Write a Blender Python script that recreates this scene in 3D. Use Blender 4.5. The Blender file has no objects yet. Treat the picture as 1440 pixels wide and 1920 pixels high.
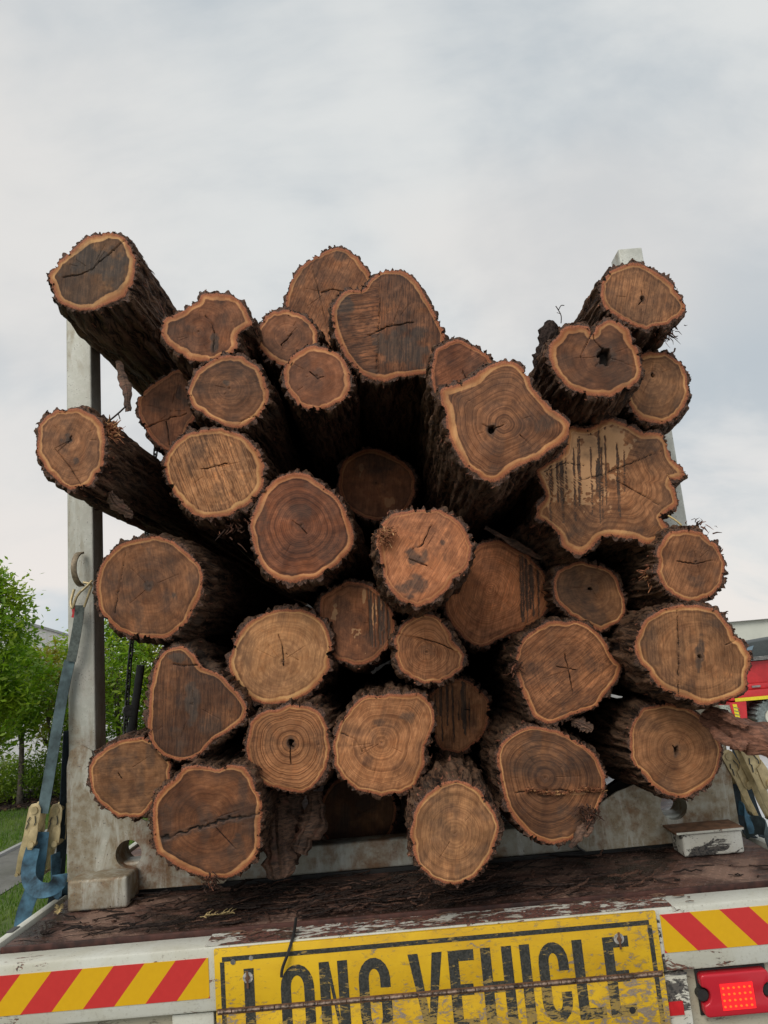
import bpy, bmesh, math, random
import numpy as np
from mathutils import Vector, Matrix
rnd = random.Random(7)
nrg = np.random.default_rng(11)
S = bpy.context.scene
COL = S.collection
H = 1.85                                   # eye height above the ground

# ------------------------------------------------------------------ camera
PITCH, ROLL, FPX = math.radians(10.9), math.radians(5.0), 1400.0
cF = np.array([0, math.cos(PITCH), math.sin(PITCH)])
cU0 = np.array([0, -math.sin(PITCH), math.cos(PITCH)]); cR0 = np.array([1.0, 0, 0])
cU = cU0*math.cos(ROLL)+cR0*math.sin(ROLL); cR = cR0*math.cos(ROLL)-cU0*math.sin(ROLL)
cam = bpy.data.cameras.new('camera'); camo = bpy.data.objects.new('camera', cam); COL.objects.link(camo)
cam.sensor_fit = 'VERTICAL'; cam.sensor_height = 36.0; cam.lens = 36.0*FPX/1920.0
cam.clip_start = 0.05; cam.clip_end = 3000
camo.matrix_world = Matrix(((cR[0], cU[0], -cF[0], 0), (cR[1], cU[1], -cF[1], 0), (cR[2], cU[2], -cF[2], H), (0, 0, 0, 1)))
S.camera = camo
S.view_settings.view_transform = 'Standard'; S.view_settings.look = 'None'
S.view_settings.exposure = 0.0; S.view_settings.gamma = 1.0; S.view_settings.use_curve_mapping = False
S.cycles.max_bounces = 6; S.cycles.diffuse_bounces = 3; S.cycles.glossy_bounces = 2; S.cycles.transmission_bounces = 3
S.cycles.transparent_max_bounces = 6; S.cycles.use_denoising = True

def ray(px, py):
    px = np.asarray(px, float); py = np.asarray(py, float)
    return cF*FPX + (px-720)[..., None]*cR + (960-py)[..., None]*cU
def un(px, py, Y):                         # point seen at a pixel of the photograph, Y metres ahead
    d = ray(px, py); p = d*(Y/d[..., 1])[..., None]; p[..., 2] += H; return p
def un1(px, py, Y): return Vector(un(np.array([px]), np.array([py]), Y)[0])

# ------------------------------------------------------------------ node helper
class NT:
    def __init__(s, tree): s.t = tree; s.n = tree.nodes; s.l = tree.links
    def node(s, typ, **kw):
        n = s.n.new(typ)
        for k, v in kw.items(): setattr(n, k, v)
        return n
    def put(s, sock, v):
        if v is None: return
        if hasattr(v, 'is_output') or isinstance(v, bpy.types.NodeSocket): s.l.new(v, sock)
        elif isinstance(v, (tuple, list)):
            v = tuple(v)
            if len(sock.default_value) == 4 and len(v) == 3: v = v+(1,)
            sock.default_value = v
        else: sock.default_value = v
    def math(s, op, a, b=None, c=None, clamp=False):
        n = s.node('ShaderNodeMath', operation=op); n.use_clamp = clamp
        s.put(n.inputs[0], a); s.put(n.inputs[1], b); s.put(n.inputs[2], c); return n.outputs[0]
    def mul(s, a, b): return s.math('MULTIPLY', a, b)
    def add(s, a, b): return s.math('ADD', a, b)
    def sub(s, a, b): return s.math('SUBTRACT', a, b)
    def ss(s, v, lo, hi, a=0.0, b=1.0):
        n = s.node('ShaderNodeMapRange', interpolation_type='SMOOTHSTEP')
        s.put(n.inputs['Value'], v); s.put(n.inputs['From Min'], lo); s.put(n.inputs['From Max'], hi)
        s.put(n.inputs['To Min'], a); s.put(n.inputs['To Max'], b); return n.outputs[0]
    def mix(s, f, a, b, blend='MIX'):
        n = s.node('ShaderNodeMix', data_type='RGBA', blend_type=blend); n.clamp_factor = True
        s.put(n.inputs[0], f); s.put(n.inputs[6], a); s.put(n.inputs[7], b); return n.outputs[2]
    def noise(s, vec=None, scale=5, detail=4, rough=.55, dist=0, out=0):
        n = s.node('ShaderNodeTexNoise'); s.put(n.inputs['Vector'], vec); s.put(n.inputs['Scale'], scale)
        s.put(n.inputs['Detail'], detail); s.put(n.inputs['Roughness'], rough); s.put(n.inputs['Distortion'], dist)
        return n.outputs[out]
    def mapv(s, vec, scale=(1, 1, 1), loc=(0, 0, 0), rot=(0, 0, 0)):
        n = s.node('ShaderNodeMapping'); s.put(n.inputs['Vector'], vec); s.put(n.inputs['Scale'], scale)
        s.put(n.inputs['Location'], loc); s.put(n.inputs['Rotation'], rot); return n.outputs[0]
    def attr(s, name, typ='GEOMETRY'):
        n = s.node('ShaderNodeAttribute', attribute_type=typ, attribute_name=name); return n
    def sep(s, v):
        n = s.node('ShaderNodeSeparateXYZ'); s.put(n.inputs[0], v); return n.outputs
    def comb(s, x, y, z):
        n = s.node('ShaderNodeCombineXYZ'); s.put(n.inputs[0], x); s.put(n.inputs[1], y); s.put(n.inputs[2], z); return n.outputs[0]
    def bump(s, h, strength=.3, dist=.01, normal=None):
        n = s.node('ShaderNodeBump'); s.put(n.inputs['Height'], h); s.put(n.inputs['Strength'], strength)
        s.put(n.inputs['Distance'], dist); s.put(n.inputs['Normal'], normal); return n.outputs[0]
def mat(name):
    m = bpy.data.materials.new(name); m.use_nodes = True
    t = NT(m.node_tree); b = t.n['Principled BSDF']; b.inputs['Roughness'].default_value = .7
    return m, t, b
def obco(t): return t.node('ShaderNodeTexCoord').outputs['Object']
def geopos(t): return t.node('ShaderNodeNewGeometry').outputs['Position']

# ------------------------------------------------------------------ sky and sun
SUN_EL, SUN_AZ = math.radians(42), math.radians(-155)      # overcast glow, high behind the viewer's left
W = bpy.data.worlds.new('World'); S.world = W; W.use_nodes = True
t = NT(W.node_tree); bg = t.n['Background']
d = t.node('ShaderNodeTexCoord').outputs['Generated']
sx, sy, sz = t.sep(d)[:3]
zz = t.math('MAXIMUM', sz, .0)
den = t.add(zz, .75)
pl = t.comb(t.math('DIVIDE', sx, den), t.math('DIVIDE', sy, den), t.mul(zz, .6))
n1 = t.noise(t.mapv(pl, (1.0, 1.0, 1), (3.1, .4, 0)), 2.3, 5, .5, .35)
n2 = t.noise(t.mapv(pl, (.7, 1.3, 1), (7.7, 2.2, 1)), 5.2, 6, .6, .3)
n3 = t.noise(t.mapv(pl, (1, 1, 1), (1.7, 9.2, 4)), 1.5, 3, .5, .2)
cl = t.add(t.mul(n1, .62), t.mul(n2, .38))
c = t.mix(t.ss(cl, .41, .63), (.500, .552, .592), (.725, .742, .738))
c = t.mix(t.mul(t.ss(n3, .50, .66), .5), c, (.80, .755, .715))
c = t.mix(t.mul(t.mul(t.ss(sx, -.05, -.45), t.ss(n1, .42, .60)), .45), c, (.80, .75, .71))
lowf = t.ss(sz, .34, .02)
c = t.mix(t.mul(lowf, t.ss(n2, .40, .62, .25, .8)), c, (.86, .80, .755))
c = t.mix(t.mul(t.mul(t.ss(sz, .20, .08), t.ss(sz, .0, .06)), t.ss(n1, .55, .45, 0, .55)), c, (.44, .56, .65))
sky = t.node('ShaderNodeTexSky', sky_type='NISHITA'); sky.sun_disc = False
sky.sun_elevation = SUN_EL; sky.sun_rotation = SUN_AZ
skyc = t.mix(1.0, sky.outputs[0], (.08, .08, .08), 'MULTIPLY')
c = t.mix(.04, c, skyc)
c = t.mix(t.ss(sz, -.02, -.10), c, (.12, .12, .11))
t.put(bg.inputs['Color'], c); bg.inputs['Strength'].default_value = 1.04
sun = bpy.data.lights.new('sun', 'SUN'); sun.energy = 1.75; sun.angle = math.radians(35); sun.color = (1, .93, .84)
suno = bpy.data.objects.new('sun', sun); COL.objects.link(suno)
sd = Vector((math.sin(SUN_AZ)*math.cos(SUN_EL), math.cos(SUN_AZ)*math.cos(SUN_EL), math.sin(SUN_EL)))
suno.rotation_euler = sd.to_track_quat('Z', 'Y').to_euler(); suno.location = sd*20

# ------------------------------------------------------------------ mesh helpers
def me_np(name, V, F, smooth=False):
    V = np.asarray(V, np.float32); F = np.asarray(F, np.int32)
    m = bpy.data.meshes.new(name); m.vertices.add(len(V)); m.vertices.foreach_set('co', V.ravel())
    k = F.shape[1]; m.loops.add(F.size); m.loops.foreach_set('vertex_index', F.ravel())
    m.polygons.add(len(F)); m.polygons.foreach_set('loop_start', np.arange(0, F.size, k, dtype=np.int32))
    m.polygons.foreach_set('use_smooth', np.full(len(F), smooth))
    m.update(calc_edges=True); m.validate(); return m
def link(name, me, material=None, parent=None, loc=None):
    o = bpy.data.objects.new(name, me); COL.objects.link(o)
    if material is not None and me is not None and not me.materials: me.materials.append(material)
    if parent: o.parent = parent
    if loc is not None: o.location = loc
    return o
def tag(o, label=None, cat=None, group=None, kind=None):
    if label: o['label'] = label
    if cat: o['category'] = cat
    if group: o['group'] = group
    if kind: o['kind'] = kind
    return o
def empty(name, loc=(0, 0, 0), label=None, cat=None, group=None, rot=(0, 0, 0)):
    o = bpy.data.objects.new(name, None); COL.objects.link(o); o.location = loc; o.rotation_euler = rot
    o.empty_display_size = .1
    return tag(o, label, cat, group)
class MB:
    def __init__(s): s.v = []; s.f = []
    def add(s, V, F):
        b = len(s.v); s.v += [tuple(x) for x in V]; s.f += [tuple(b+i for i in f) for f in F]; return s
    def box(s, lo, hi, bev=0, mtx=None):
        x0, y0, z0 = lo; x1, y1, z1 = hi
        V = [(x, y, z) for x in (x0, x1) for y in (y0, y1) for z in (z0, z1)]
        if mtx: V = [mtx @ Vector(v) for v in V]
        return s.add(V, [(0, 1, 3, 2), (4, 6, 7, 5), (0, 4, 5, 1), (2, 3, 7, 6), (0, 2, 6, 4), (1, 5, 7, 3)])
    def prism(s, pts, y0, y1, axis='y'):   # pts in XZ, extruded along Y
        n = len(pts)
        if axis == 'y': V = [(p[0], y0, p[1]) for p in pts]+[(p[0], y1, p[1]) for p in pts]
        elif axis == 'x': V = [(y0, p[0], p[1]) for p in pts]+[(y1, p[0], p[1]) for p in pts]
        else: V = [(p[0], p[1], y0) for p in pts]+[(p[0], p[1], y1) for p in pts]
        return s.add(V, [tuple(range(n)), tuple(range(2*n-1, n-1, -1))]+[(i, i+n, (i+1) % n+n, (i+1) % n) for i in range(n)])
    def tube(s, pts, r, seg=8, cap=True, closed=False):
        pts = [Vector(p) for p in pts]; n = len(pts); base = len(s.v); prev = None
        rr = r if isinstance(r, (list, tuple)) else [r]*n
        for i, p in enumerate(pts):
            if closed: d = pts[(i+1) % n]-pts[i-1]
            else: d = pts[min(i+1, n-1)]-pts[max(i-1, 0)]
            d.normalize()
            if prev is None: a = d.orthogonal().normalized()
            else: a = (prev-d*prev.dot(d)).normalized()
            prev = a; b = d.cross(a)
            for k in range(seg):
                th = 2*math.pi*k/seg; s.v.append(tuple(p+(a*math.cos(th)+b*math.sin(th))*rr[i]))
        for i in range(n if closed else n-1):
            for k in range(seg):
                a0 = base+i*seg+k; a1 = base+i*seg+(k+1) % seg; j = (i+1) % n
                s.f.append((a0, a1, base+j*seg+(k+1) % seg, base+j*seg+k))
        if cap and not closed:
            s.f.append(tuple(base+k for k in range(seg))[::-1]); s.f.append(tuple(base+(n-1)*seg+k for k in range(seg)))
        return s
    def ribbon(s, pts, wdir, w, th=.003):
        base = len(s.v); n = len(pts); pts = [Vector(p) for p in pts]
        for i, p in enumerate(pts):
            wd = Vector(wdir[i] if isinstance(wdir, list) else wdir).normalized()
            d = (pts[min(i+1, n-1)]-pts[max(i-1, 0)]).normalized(); wd = (wd-d*wd.dot(d)).normalized(); nn = d.cross(wd)
            ww = w[i] if isinstance(w, list) else w
            for a, b in ((-1, -1), (1, -1), (1, 1), (-1, 1)): s.v.append(tuple(p+wd*a*ww/2+nn*b*th/2))
        for i in range(n-1):
            for k in range(4): s.f.append((base+4*i+k, base+4*i+(k+1) % 4, base+4*i+4+(k+1) % 4, base+4*i+4+k))
        s.f.append((base+3, base+2, base+1, base)); e = base+4*(n-1); s.f.append((e, e+1, e+2, e+3)); return s
    def build(s, name, material, parent=None, smooth=False, bevel=0, seg=2, loc=None):
        m = bpy.data.meshes.new(name); m.from_pydata(s.v, [], s.f)
        bm = bmesh.new(); bm.from_mesh(m); bmesh.ops.recalc_face_normals(bm, faces=bm.faces)
        if bevel:
            es = [e for e in bm.edges if len(e.link_faces) == 2 and e.calc_face_angle(0) > .5]
            bmesh.ops.bevel(bm, geom=es, offset=bevel, segments=seg, affect='EDGES', profile=.5)
        bm.to_mesh(m); bm.free()
        if smooth or bevel:
            for p in m.polygons: p.use_smooth = True
            if bevel or smooth == 'auto':
                m.set_sharp_from_angle(angle=math.radians(40))
        return link(name, m, material, parent, loc)
def sm(P, n=8):
    P = [Vector(p) for p in P]; out = []
    for i in range(len(P)-1):
        p0, p1, p2, p3 = P[max(i-1, 0)], P[i], P[i+1], P[min(i+2, len(P)-1)]
        for j in range(n):
            t = j/n; out.append(.5*((2*p1)+(-p0+p2)*t+(2*p0-5*p1+4*p2-p3)*t*t+(-p0+3*p1-3*p2+p3)*t**3))
    out.append(P[-1]); return out

# ------------------------------------------------------------------ materials
def make_wood():
    m, t, b = mat('sawn_wood')
    A = t.sep(t.attr('wa').outputs['Vector']); B = t.sep(t.attr('wb').outputs['Vector']); C = t.sep(t.attr('wc').outputs['Vector'])
    D = t.sep(t.attr('wd').outputs['Vector'])
    e, ring, saw = A[0], A[1], A[2]; stain, pale, crack = B[0], B[1], B[2]; tone, warm, ringS = C[0], C[1], C[2]
    sap, sapl, sawS = D[0], D[1], D[2]
    pos = t.mapv(geopos(t))
    nl = t.noise(pos, 9, 5, .6, .4); nm = t.noise(pos, 42, 5, .62, .3); nf = t.noise(pos, 300, 3, .6)
    # growth rings
    rw = t.add(ring, t.mul(t.sub(nl, .5), .010)); rw = t.add(rw, t.mul(t.sub(nm, .5), .0022))
    rv = t.comb(t.mul(rw, 1), 0, 0)
    r1 = t.noise(rv, 95, 3, .65); r2 = t.noise(rv, 330, 2, .6)
    rr = t.add(t.mul(r1, .62), t.mul(r2, .38))
    # saw marks: streaks along the cut
    sv = t.comb(t.mul(saw, 1), t.mul(t.sub(nl, .5), .02), t.mul(ring, .10))
    s1 = t.noise(sv, 260, 3, .65, .25); s2 = t.noise(t.comb(t.mul(saw, 1), t.mul(t.sub(nm, .5), .012), 0), 90, 3, .6, .4)
    sw = t.add(t.mul(s1, .6), t.mul(s2, .4))
    # heartwood
    cd = t.mix(warm, (.085, .047, .022), (.135, .040, .018)); clt = t.mix(warm, (.62, .335, .145), (.64, .190, .080))
    h = t.mix(t.ss(t.add(t.math('MULTIPLY_ADD', tone, 1.5, -.27), t.mul(t.sub(nl, .5), 1.1)), .05, .95), cd, clt)
    h = t.mix(t.mul(t.ss(t.noise(pos, 17, 4, .6, .6), .50, .68), .45), h, t.mix(1.0, h, (.55, .46, .42), 'MULTIPLY'))
    h = t.mix(t.mul(t.ss(nm, .30, .62), .42), h, t.mix(1.0, h, (.42, .34, .30), 'MULTIPLY'))
    h = t.mix(t.mul(t.ss(nm, .52, .70), .5), h, t.mix(1.0, h, (1.35, 1.25, 1.15), 'MULTIPLY'))
    h = t.mix(t.mul(t.ss(rr, .54, .43), t.math('MULTIPLY', ringS, .85)), h, t.mix(1.0, h, (.30, .235, .19), 'MULTIPLY'))
    h = t.mix(t.mul(t.ss(rr, .54, .64), t.math('MULTIPLY', ringS, .6)), h, t.mix(1.0, h, (1.5, 1.35, 1.15), 'MULTIPLY'))
    h = t.mix(t.mul(t.ss(sw, .54, .42), t.mul(sawS, .95)), h, t.mix(1.0, h, (.30, .25, .22), 'MULTIPLY'))
    h = t.mix(t.mul(t.ss(sw, .54, .70), t.mul(sawS, .75)), h, t.mix(1.0, h, (2.1, 1.8, 1.5), 'MULTIPLY'))
    # pale dry wood and dark wet or tannin stain
    pn = t.ss(t.add(pale, t.mul(t.sub(nm, .5), .5)), .35, .62)
    h = t.mix(t.mul(t.ss(t.add(pale, t.mul(t.sub(nm, .5), .8)), .1, .9), .45), h, t.mix(1.0, h, (1.45, 1.38, 1.25), 'MULTIPLY'))
    h = t.mix(t.mul(pn, t.ss(pale, .75, 1.1)), h, t.mix(t.mul(sw, .5), (.66, .37, .185), (.44, .225, .10)))
    sn = t.ss(t.add(stain, t.mul(t.sub(nm, .5), .75)), .05, .98)
    h = t.mix(t.mul(sn, .86), h, t.mix(t.mul(t.ss(sw, .42, .60), .7), (.036, .030, .027), (.105, .072, .050)))
    # sapwood, its dark inner line and the bark rings
    e2 = t.add(e, t.mul(t.sub(nl, .5), .010)); e2 = t.add(e2, t.mul(t.sub(nm, .5), .005))
    be = t.add(e, t.mul(t.sub(nm, .5), .0085))
    si = t.add(sap, .0115)
    line = t.mul(t.ss(e2, si, t.add(si, .0015)), t.ss(e2, t.add(si, .009), t.add(si, .003)))
    h = t.mix(t.mul(line, .5), h, t.mix(1.0, h, (.55, .47, .42), 'MULTIPLY'))
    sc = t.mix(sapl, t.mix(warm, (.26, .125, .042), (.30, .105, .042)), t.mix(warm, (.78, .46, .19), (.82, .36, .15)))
    sc = t.mix(t.mul(t.ss(e2, t.sub(si, t.mul(sap, .35)), t.sub(si, t.mul(sap, .85))), .8), sc, t.mix(1.0, sc, (.72, .52, .46), 'MULTIPLY'))
    sc = t.mix(t.mul(t.ss(nl, .60, .42), .7), sc, t.mix(1.0, sc, (.62, .50, .46), 'MULTIPLY'))
    sc = t.mix(t.mul(t.ss(sw, .52, .38), .30), sc, t.mix(1.0, sc, (.6, .5, .45), 'MULTIPLY'))
    sc = t.mix(t.mul(sn, .55), sc, (.14, .085, .05))
    col = t.mix(t.ss(e2, si, t.sub(si, .0018)), h, sc)
    inner = t.mix(nm, (.22, .072, .034), (.52, .185, .085)); inner = t.mix(t.ss(nf, .45, .62), inner, t.mix(1.0, inner, (.55, .5, .5), 'MULTIPLY'))
    col = t.mix(t.ss(be, .0125, .0095), col, inner)
    outer = t.mix(t.ss(nf, .4, .62), (.032, .020, .015), (.145, .072, .046))
    col = t.mix(t.ss(be, .0062, .0030), col, outer)
    col = t.mix(t.ss(crack, .30, .85), col, (.016, .010, .007))
    t.put(b.inputs['Base Color'], col)
    t.put(b.inputs['Roughness'], t.add(.52, t.mul(nm, .3)))
    b.inputs['Specular IOR Level'].default_value = .3
    hh = t.add(t.mul(t.mul(sw, sawS), .9), t.mul(t.mul(rr, ringS), .35)); hh = t.add(hh, t.mul(nf, .35)); hh = t.add(hh, t.mul(nm, .4))
    t.put(b.inputs['Normal'], t.bump(hh, .75, .0022)); return m
def make_bark():
    m, t, b = mat('stringy_bark')
    A = t.sep(t.attr('ba').outputs['Vector'])       # (ridge height 0..1, arc metres, metres along)
    v = t.comb(A[1], t.mul(A[2], .10), 0); pos = geopos(t)
    nw = t.noise(pos, 14, 3, .5); v2 = t.comb(t.add(A[1], t.mul(nw, .04)), t.mul(A[2], .065), 0)
    f1 = t.noise(v2, 130, 5, .7, .6); f2 = t.noise(pos, 22, 4, .6); f3 = t.noise(pos, 5, 3, .5)
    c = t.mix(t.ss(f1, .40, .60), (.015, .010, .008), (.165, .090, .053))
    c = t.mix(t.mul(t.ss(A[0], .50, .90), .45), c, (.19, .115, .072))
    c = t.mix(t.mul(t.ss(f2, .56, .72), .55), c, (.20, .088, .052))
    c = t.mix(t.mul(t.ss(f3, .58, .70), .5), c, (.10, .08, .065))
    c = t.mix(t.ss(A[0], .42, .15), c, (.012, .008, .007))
    t.put(b.inputs['Base Color'], c); b.inputs['Roughness'].default_value = .82; b.inputs['Specular IOR Level'].default_value = .2
    t.put(b.inputs['Normal'], t.bump(t.add(f1, t.mul(f2, .4)), 1.0, .012)); return m
def make_shred(name, c1, c2, c3):
    m, t, b = mat(name); g = t.node('ShaderNodeNewGeometry'); r = g.outputs['Random Per Island']
    n = t.noise(t.mapv(g.outputs['Position'], (1, 1, 1)), 120, 4, .6)
    c = t.mix(r, c1, c2); c = t.mix(t.ss(r, .72, .95), c, c3); c = t.mix(t.ss(n, .38, .6), t.mix(1.0, c, (.35, .33, .33), 'MULTIPLY'), c)
    t.put(b.inputs['Base Color'], c); b.inputs['Roughness'].default_value = .8; b.inputs['Specular IOR Level'].default_value = .2
    t.put(b.inputs['Normal'], t.bump(n, .6, .003)); return m
def make_slab(name, c1, c2, c3):
    m, t, b = mat(name); p = geopos(t); n0 = t.noise(p, 6, 3, .5, .3); v = t.comb(t.mul(t.sep(p)[0], .25), t.mul(t.sep(p)[1], .25), t.sep(p)[2])
    n = t.noise(v, 130, 5, .7, .8); n2_ = t.noise(p, 18, 4, .6)
    c = t.mix(t.ss(n, .38, .62), c1, c2); c = t.mix(t.mul(t.ss(n2_, .55, .7), .7), c, c3); c = t.mix(t.mul(t.ss(n0, .5, .35), .6), c, t.mix(1.0, c, (.3, .28, .28), 'MULTIPLY'))
    t.put(b.inputs['Base Color'], c); b.inputs['Roughness'].default_value = .75; t.put(b.inputs['Normal'], t.bump(n, .8, .005)); return m
def make_galv(name, base, dirt, rust, amt):
    m, t, b = mat(name); p = geopos(t)
    n1 = t.noise(p, 4.5, 6, .65, .4); n2 = t.noise(p, 26, 5, .65); n3 = t.noise(p, 160, 3, .6); n4 = t.noise(t.mapv(p, (1, 1, .22)), 13, 5, .7, .5)
    c = t.mix(t.ss(n2, .35, .65), t.mix(1.0, base, (.80, .80, .78), 'MULTIPLY'), base)
    z = t.sep(p)[2]; low = t.ss(z, 2.1, 1.1)
    f = t.mul(t.ss(t.add(n4, t.mul(low, .16)), .50, .66), t.mul(amt, t.ss(n2, .3, .6, .3, 1)))
    c = t.mix(f, c, dirt); c = t.mix(t.mul(t.ss(t.add(n1, t.mul(n2, .35)), .66, .88), t.mul(t.add(low, .15), amt)), c, rust)
    c = t.mix(t.mul(t.ss(n3, .60, .68), t.ss(n2, .42, .6)), c, (.10, .10, .095))
    t.put(b.inputs['Base Color'], c); b.inputs['Metallic'].default_value = .25
    t.put(b.inputs['Roughness'], t.add(.48, t.mul(n2, .25)))
    t.put(b.inputs['Normal'], t.bump(t.add(n2, t.mul(n3, .5)), .35, .003)); return m
def make_paint(name, base, chip, under, amt=.5, rough=.42):
    m, t, b = mat(name); p = geopos(t)
    n1 = t.noise(p, 5, 6, .62, .5); n2 = t.noise(t.mapv(p, (.35, 1, 1)), 34, 6, .72, .6); n3 = t.noise(p, 130, 3, .6)
    c = t.mix(t.ss(n1, .35, .7), base, t.mix(1.0, base, (.86, .83, .76), 'MULTIPLY'))
    c = t.mix(t.mul(t.ss(n3, .56, .66), .35), c, t.mix(1.0, base, (.6, .56, .5), 'MULTIPLY'))
    ch = t.mul(t.ss(t.add(n2, t.mul(n1, .6)), .90-.20*amt, .93-.20*amt), 1.0)
    c = t.mix(ch, c, t.mix(t.ss(n3, .45, .6), chip, under))
    t.put(b.inputs['Base Color'], c); t.put(b.inputs['Roughness'], t.add(rough, t.mul(ch, .35))); 
    t.put(b.inputs['Normal'], t.bump(t.sub(n3, t.mul(ch, 2)), .25, .002)); return m
def make_plain(name, col, rough=.6, metal=0, n=.15, sc=40, bump=.15):
    m, t, b = mat(name); p = geopos(t); v = t.noise(p, sc, 5, .62); v2 = t.noise(p, sc*.15, 4, .6)
    k = t.mix(t.ss(t.add(t.mul(v, .6), t.mul(v2, .4)), .36, .64), tuple(x*(1-n*1.6) for x in col), tuple(min(1, x*(1+n)) for x in col))
    t.put(b.inputs['Base Color'], k); b.inputs['Metallic'].default_value = metal
    t.put(b.inputs['Roughness'], t.add(rough-.1, t.mul(v2, .2))); t.put(b.inputs['Normal'], t.bump(v, bump, .003)); return m
def make_sign():                            # worn yellow sheet
    m, t, b = mat('worn_yellow_sheet'); p = geopos(t)
    n1 = t.noise(p, 6, 6, .65, .4); n2 = t.noise(t.mapv(p, (.6, 1, 1.2)), 55, 6, .75, .6); n3 = t.noise(p, 190, 3, .6)
    z = t.sep(p)[2]; x = t.sep(p)[0]
    wear = t.add(t.ss(z, 1.03, .84, 0, .07), t.ss(t.math('ABSOLUTE', t.sub(x, .04)), .45, .62, 0, .05))
    c = t.mix(t.ss(n1, .3, .7), (.80, .50, .012), (.66, .38, .010))
    k = t.add(t.add(t.mul(n2, .75), t.mul(n1, .25)), wear)
    c = t.mix(t.mul(t.ss(k, .54, .60), .75), c, (.42, .27, .04))
    c = t.mix(t.ss(k, .60, .625), c, t.mix(n3, (.17, .115, .07), (.40, .33, .26)))
    t.put(b.inputs['Base Color'], c); t.put(b.inputs['Roughness'], t.add(.42, t.mul(n2, .3)))
    t.put(b.inputs['Normal'], t.bump(n2, .2, .002)); return m
def make_letter():                          # black print, scratched through to the yellow
    m, t, b = mat('worn_black_print'); p = geopos(t)
    n1 = t.noise(p, 9, 6, .65, .4); n2 = t.noise(t.mapv(p, (.45, 1, 1.5)), 60, 6, .75, .7); n3 = t.noise(p, 190, 3, .6)
    z = t.sep(p)[2]; wear = t.ss(z, 1.03, .84, 0, .09)
    k = t.add(t.add(t.mul(n2, .7), t.mul(n1, .3)), wear)
    c = t.mix(t.ss(n3, .4, .6), (.024, .026, .022), (.055, .055, .048))
    c = t.mix(t.ss(k, .565, .585), c, t.mix(n3, (.46, .30, .03), (.20, .15, .10)))
    t.put(b.inputs['Base Color'], c); b.inputs['Roughness'].default_value = .5; return m
def make_chevron(slope, per, off, name):
    m, t, b = mat(name); p = t.sep(geopos(t))
    u = t.math('DIVIDE', t.add(t.add(p[0], t.mul(p[2], slope)), off), per); fr = t.math('FRACT', u)
    n = t.noise(geopos(t), 60, 3, .5); s = t.math('GREATER_THAN', fr, .5)
    ya = t.mix(n, (.72, .40, .004), (.80, .47, .006)); re = t.mix(n, (.58, .030, .030), (.66, .042, .038))
    t.put(b.inputs['Base Color'], t.mix(s, ya, re)); b.inputs['Roughness'].default_value = .4
    return m
def make_deck():
    m, t, b = mat('muddy_deck_steel'); p = geopos(t)
    n1 = t.noise(p, 3.2, 6, .62, .6); n2 = t.noise(t.mapv(p, (.3, 1, 1)), 26, 6, .7, .6); n3 = t.noise(p, 180, 3, .6)
    c = t.mix(t.ss(n2, .34, .66), (.038, .024, .020), (.145, .072, .052))
    c = t.mix(t.mul(t.ss(n1, .52, .62), .8), c, (.27, .165, .12)); c = t.mix(t.mul(t.ss(n1, .47, .38), .9), c, (.024, .017, .014))
    c = t.mix(t.mul(t.ss(n3, .55, .7), .4), c, (.24, .16, .12))
    t.put(b.inputs['Base Color'], c); t.put(b.inputs['Roughness'], t.ss(n1, .35, .6, .22, .7))
    t.put(b.inputs['Normal'], t.bump(t.add(n2, t.mul(n3, .5)), .6, .006)); return m
def make_leaf(name, a, bb, cc):
    m, t, b = mat(name); g = t.node('ShaderNodeNewGeometry'); r = g.outputs['Random Per Island']
    n = t.noise(g.outputs['Position'], 1.6, 3, .5)
    c = t.mix(r, a, bb); c = t.mix(t.mul(t.ss(n, .5, .66), .8), c, cc)
    t.put(b.inputs['Base Color'], c); b.inputs['Roughness'].default_value = .45
    tr = t.node('ShaderNodeBsdfTranslucent'); t.put(tr.inputs[0], t.mix(1.0, c, (1.3, 1.5, .6), 'MULTIPLY'))
    mx = t.node('ShaderNodeMixShader'); mx.inputs[0].default_value = .45
    t.l.new(b.outputs[0], mx.inputs[1]); t.l.new(tr.outputs[0], mx.inputs[2]); t.l.new(mx.outputs[0], t.n['Material Output'].inputs[0]); return m
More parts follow.
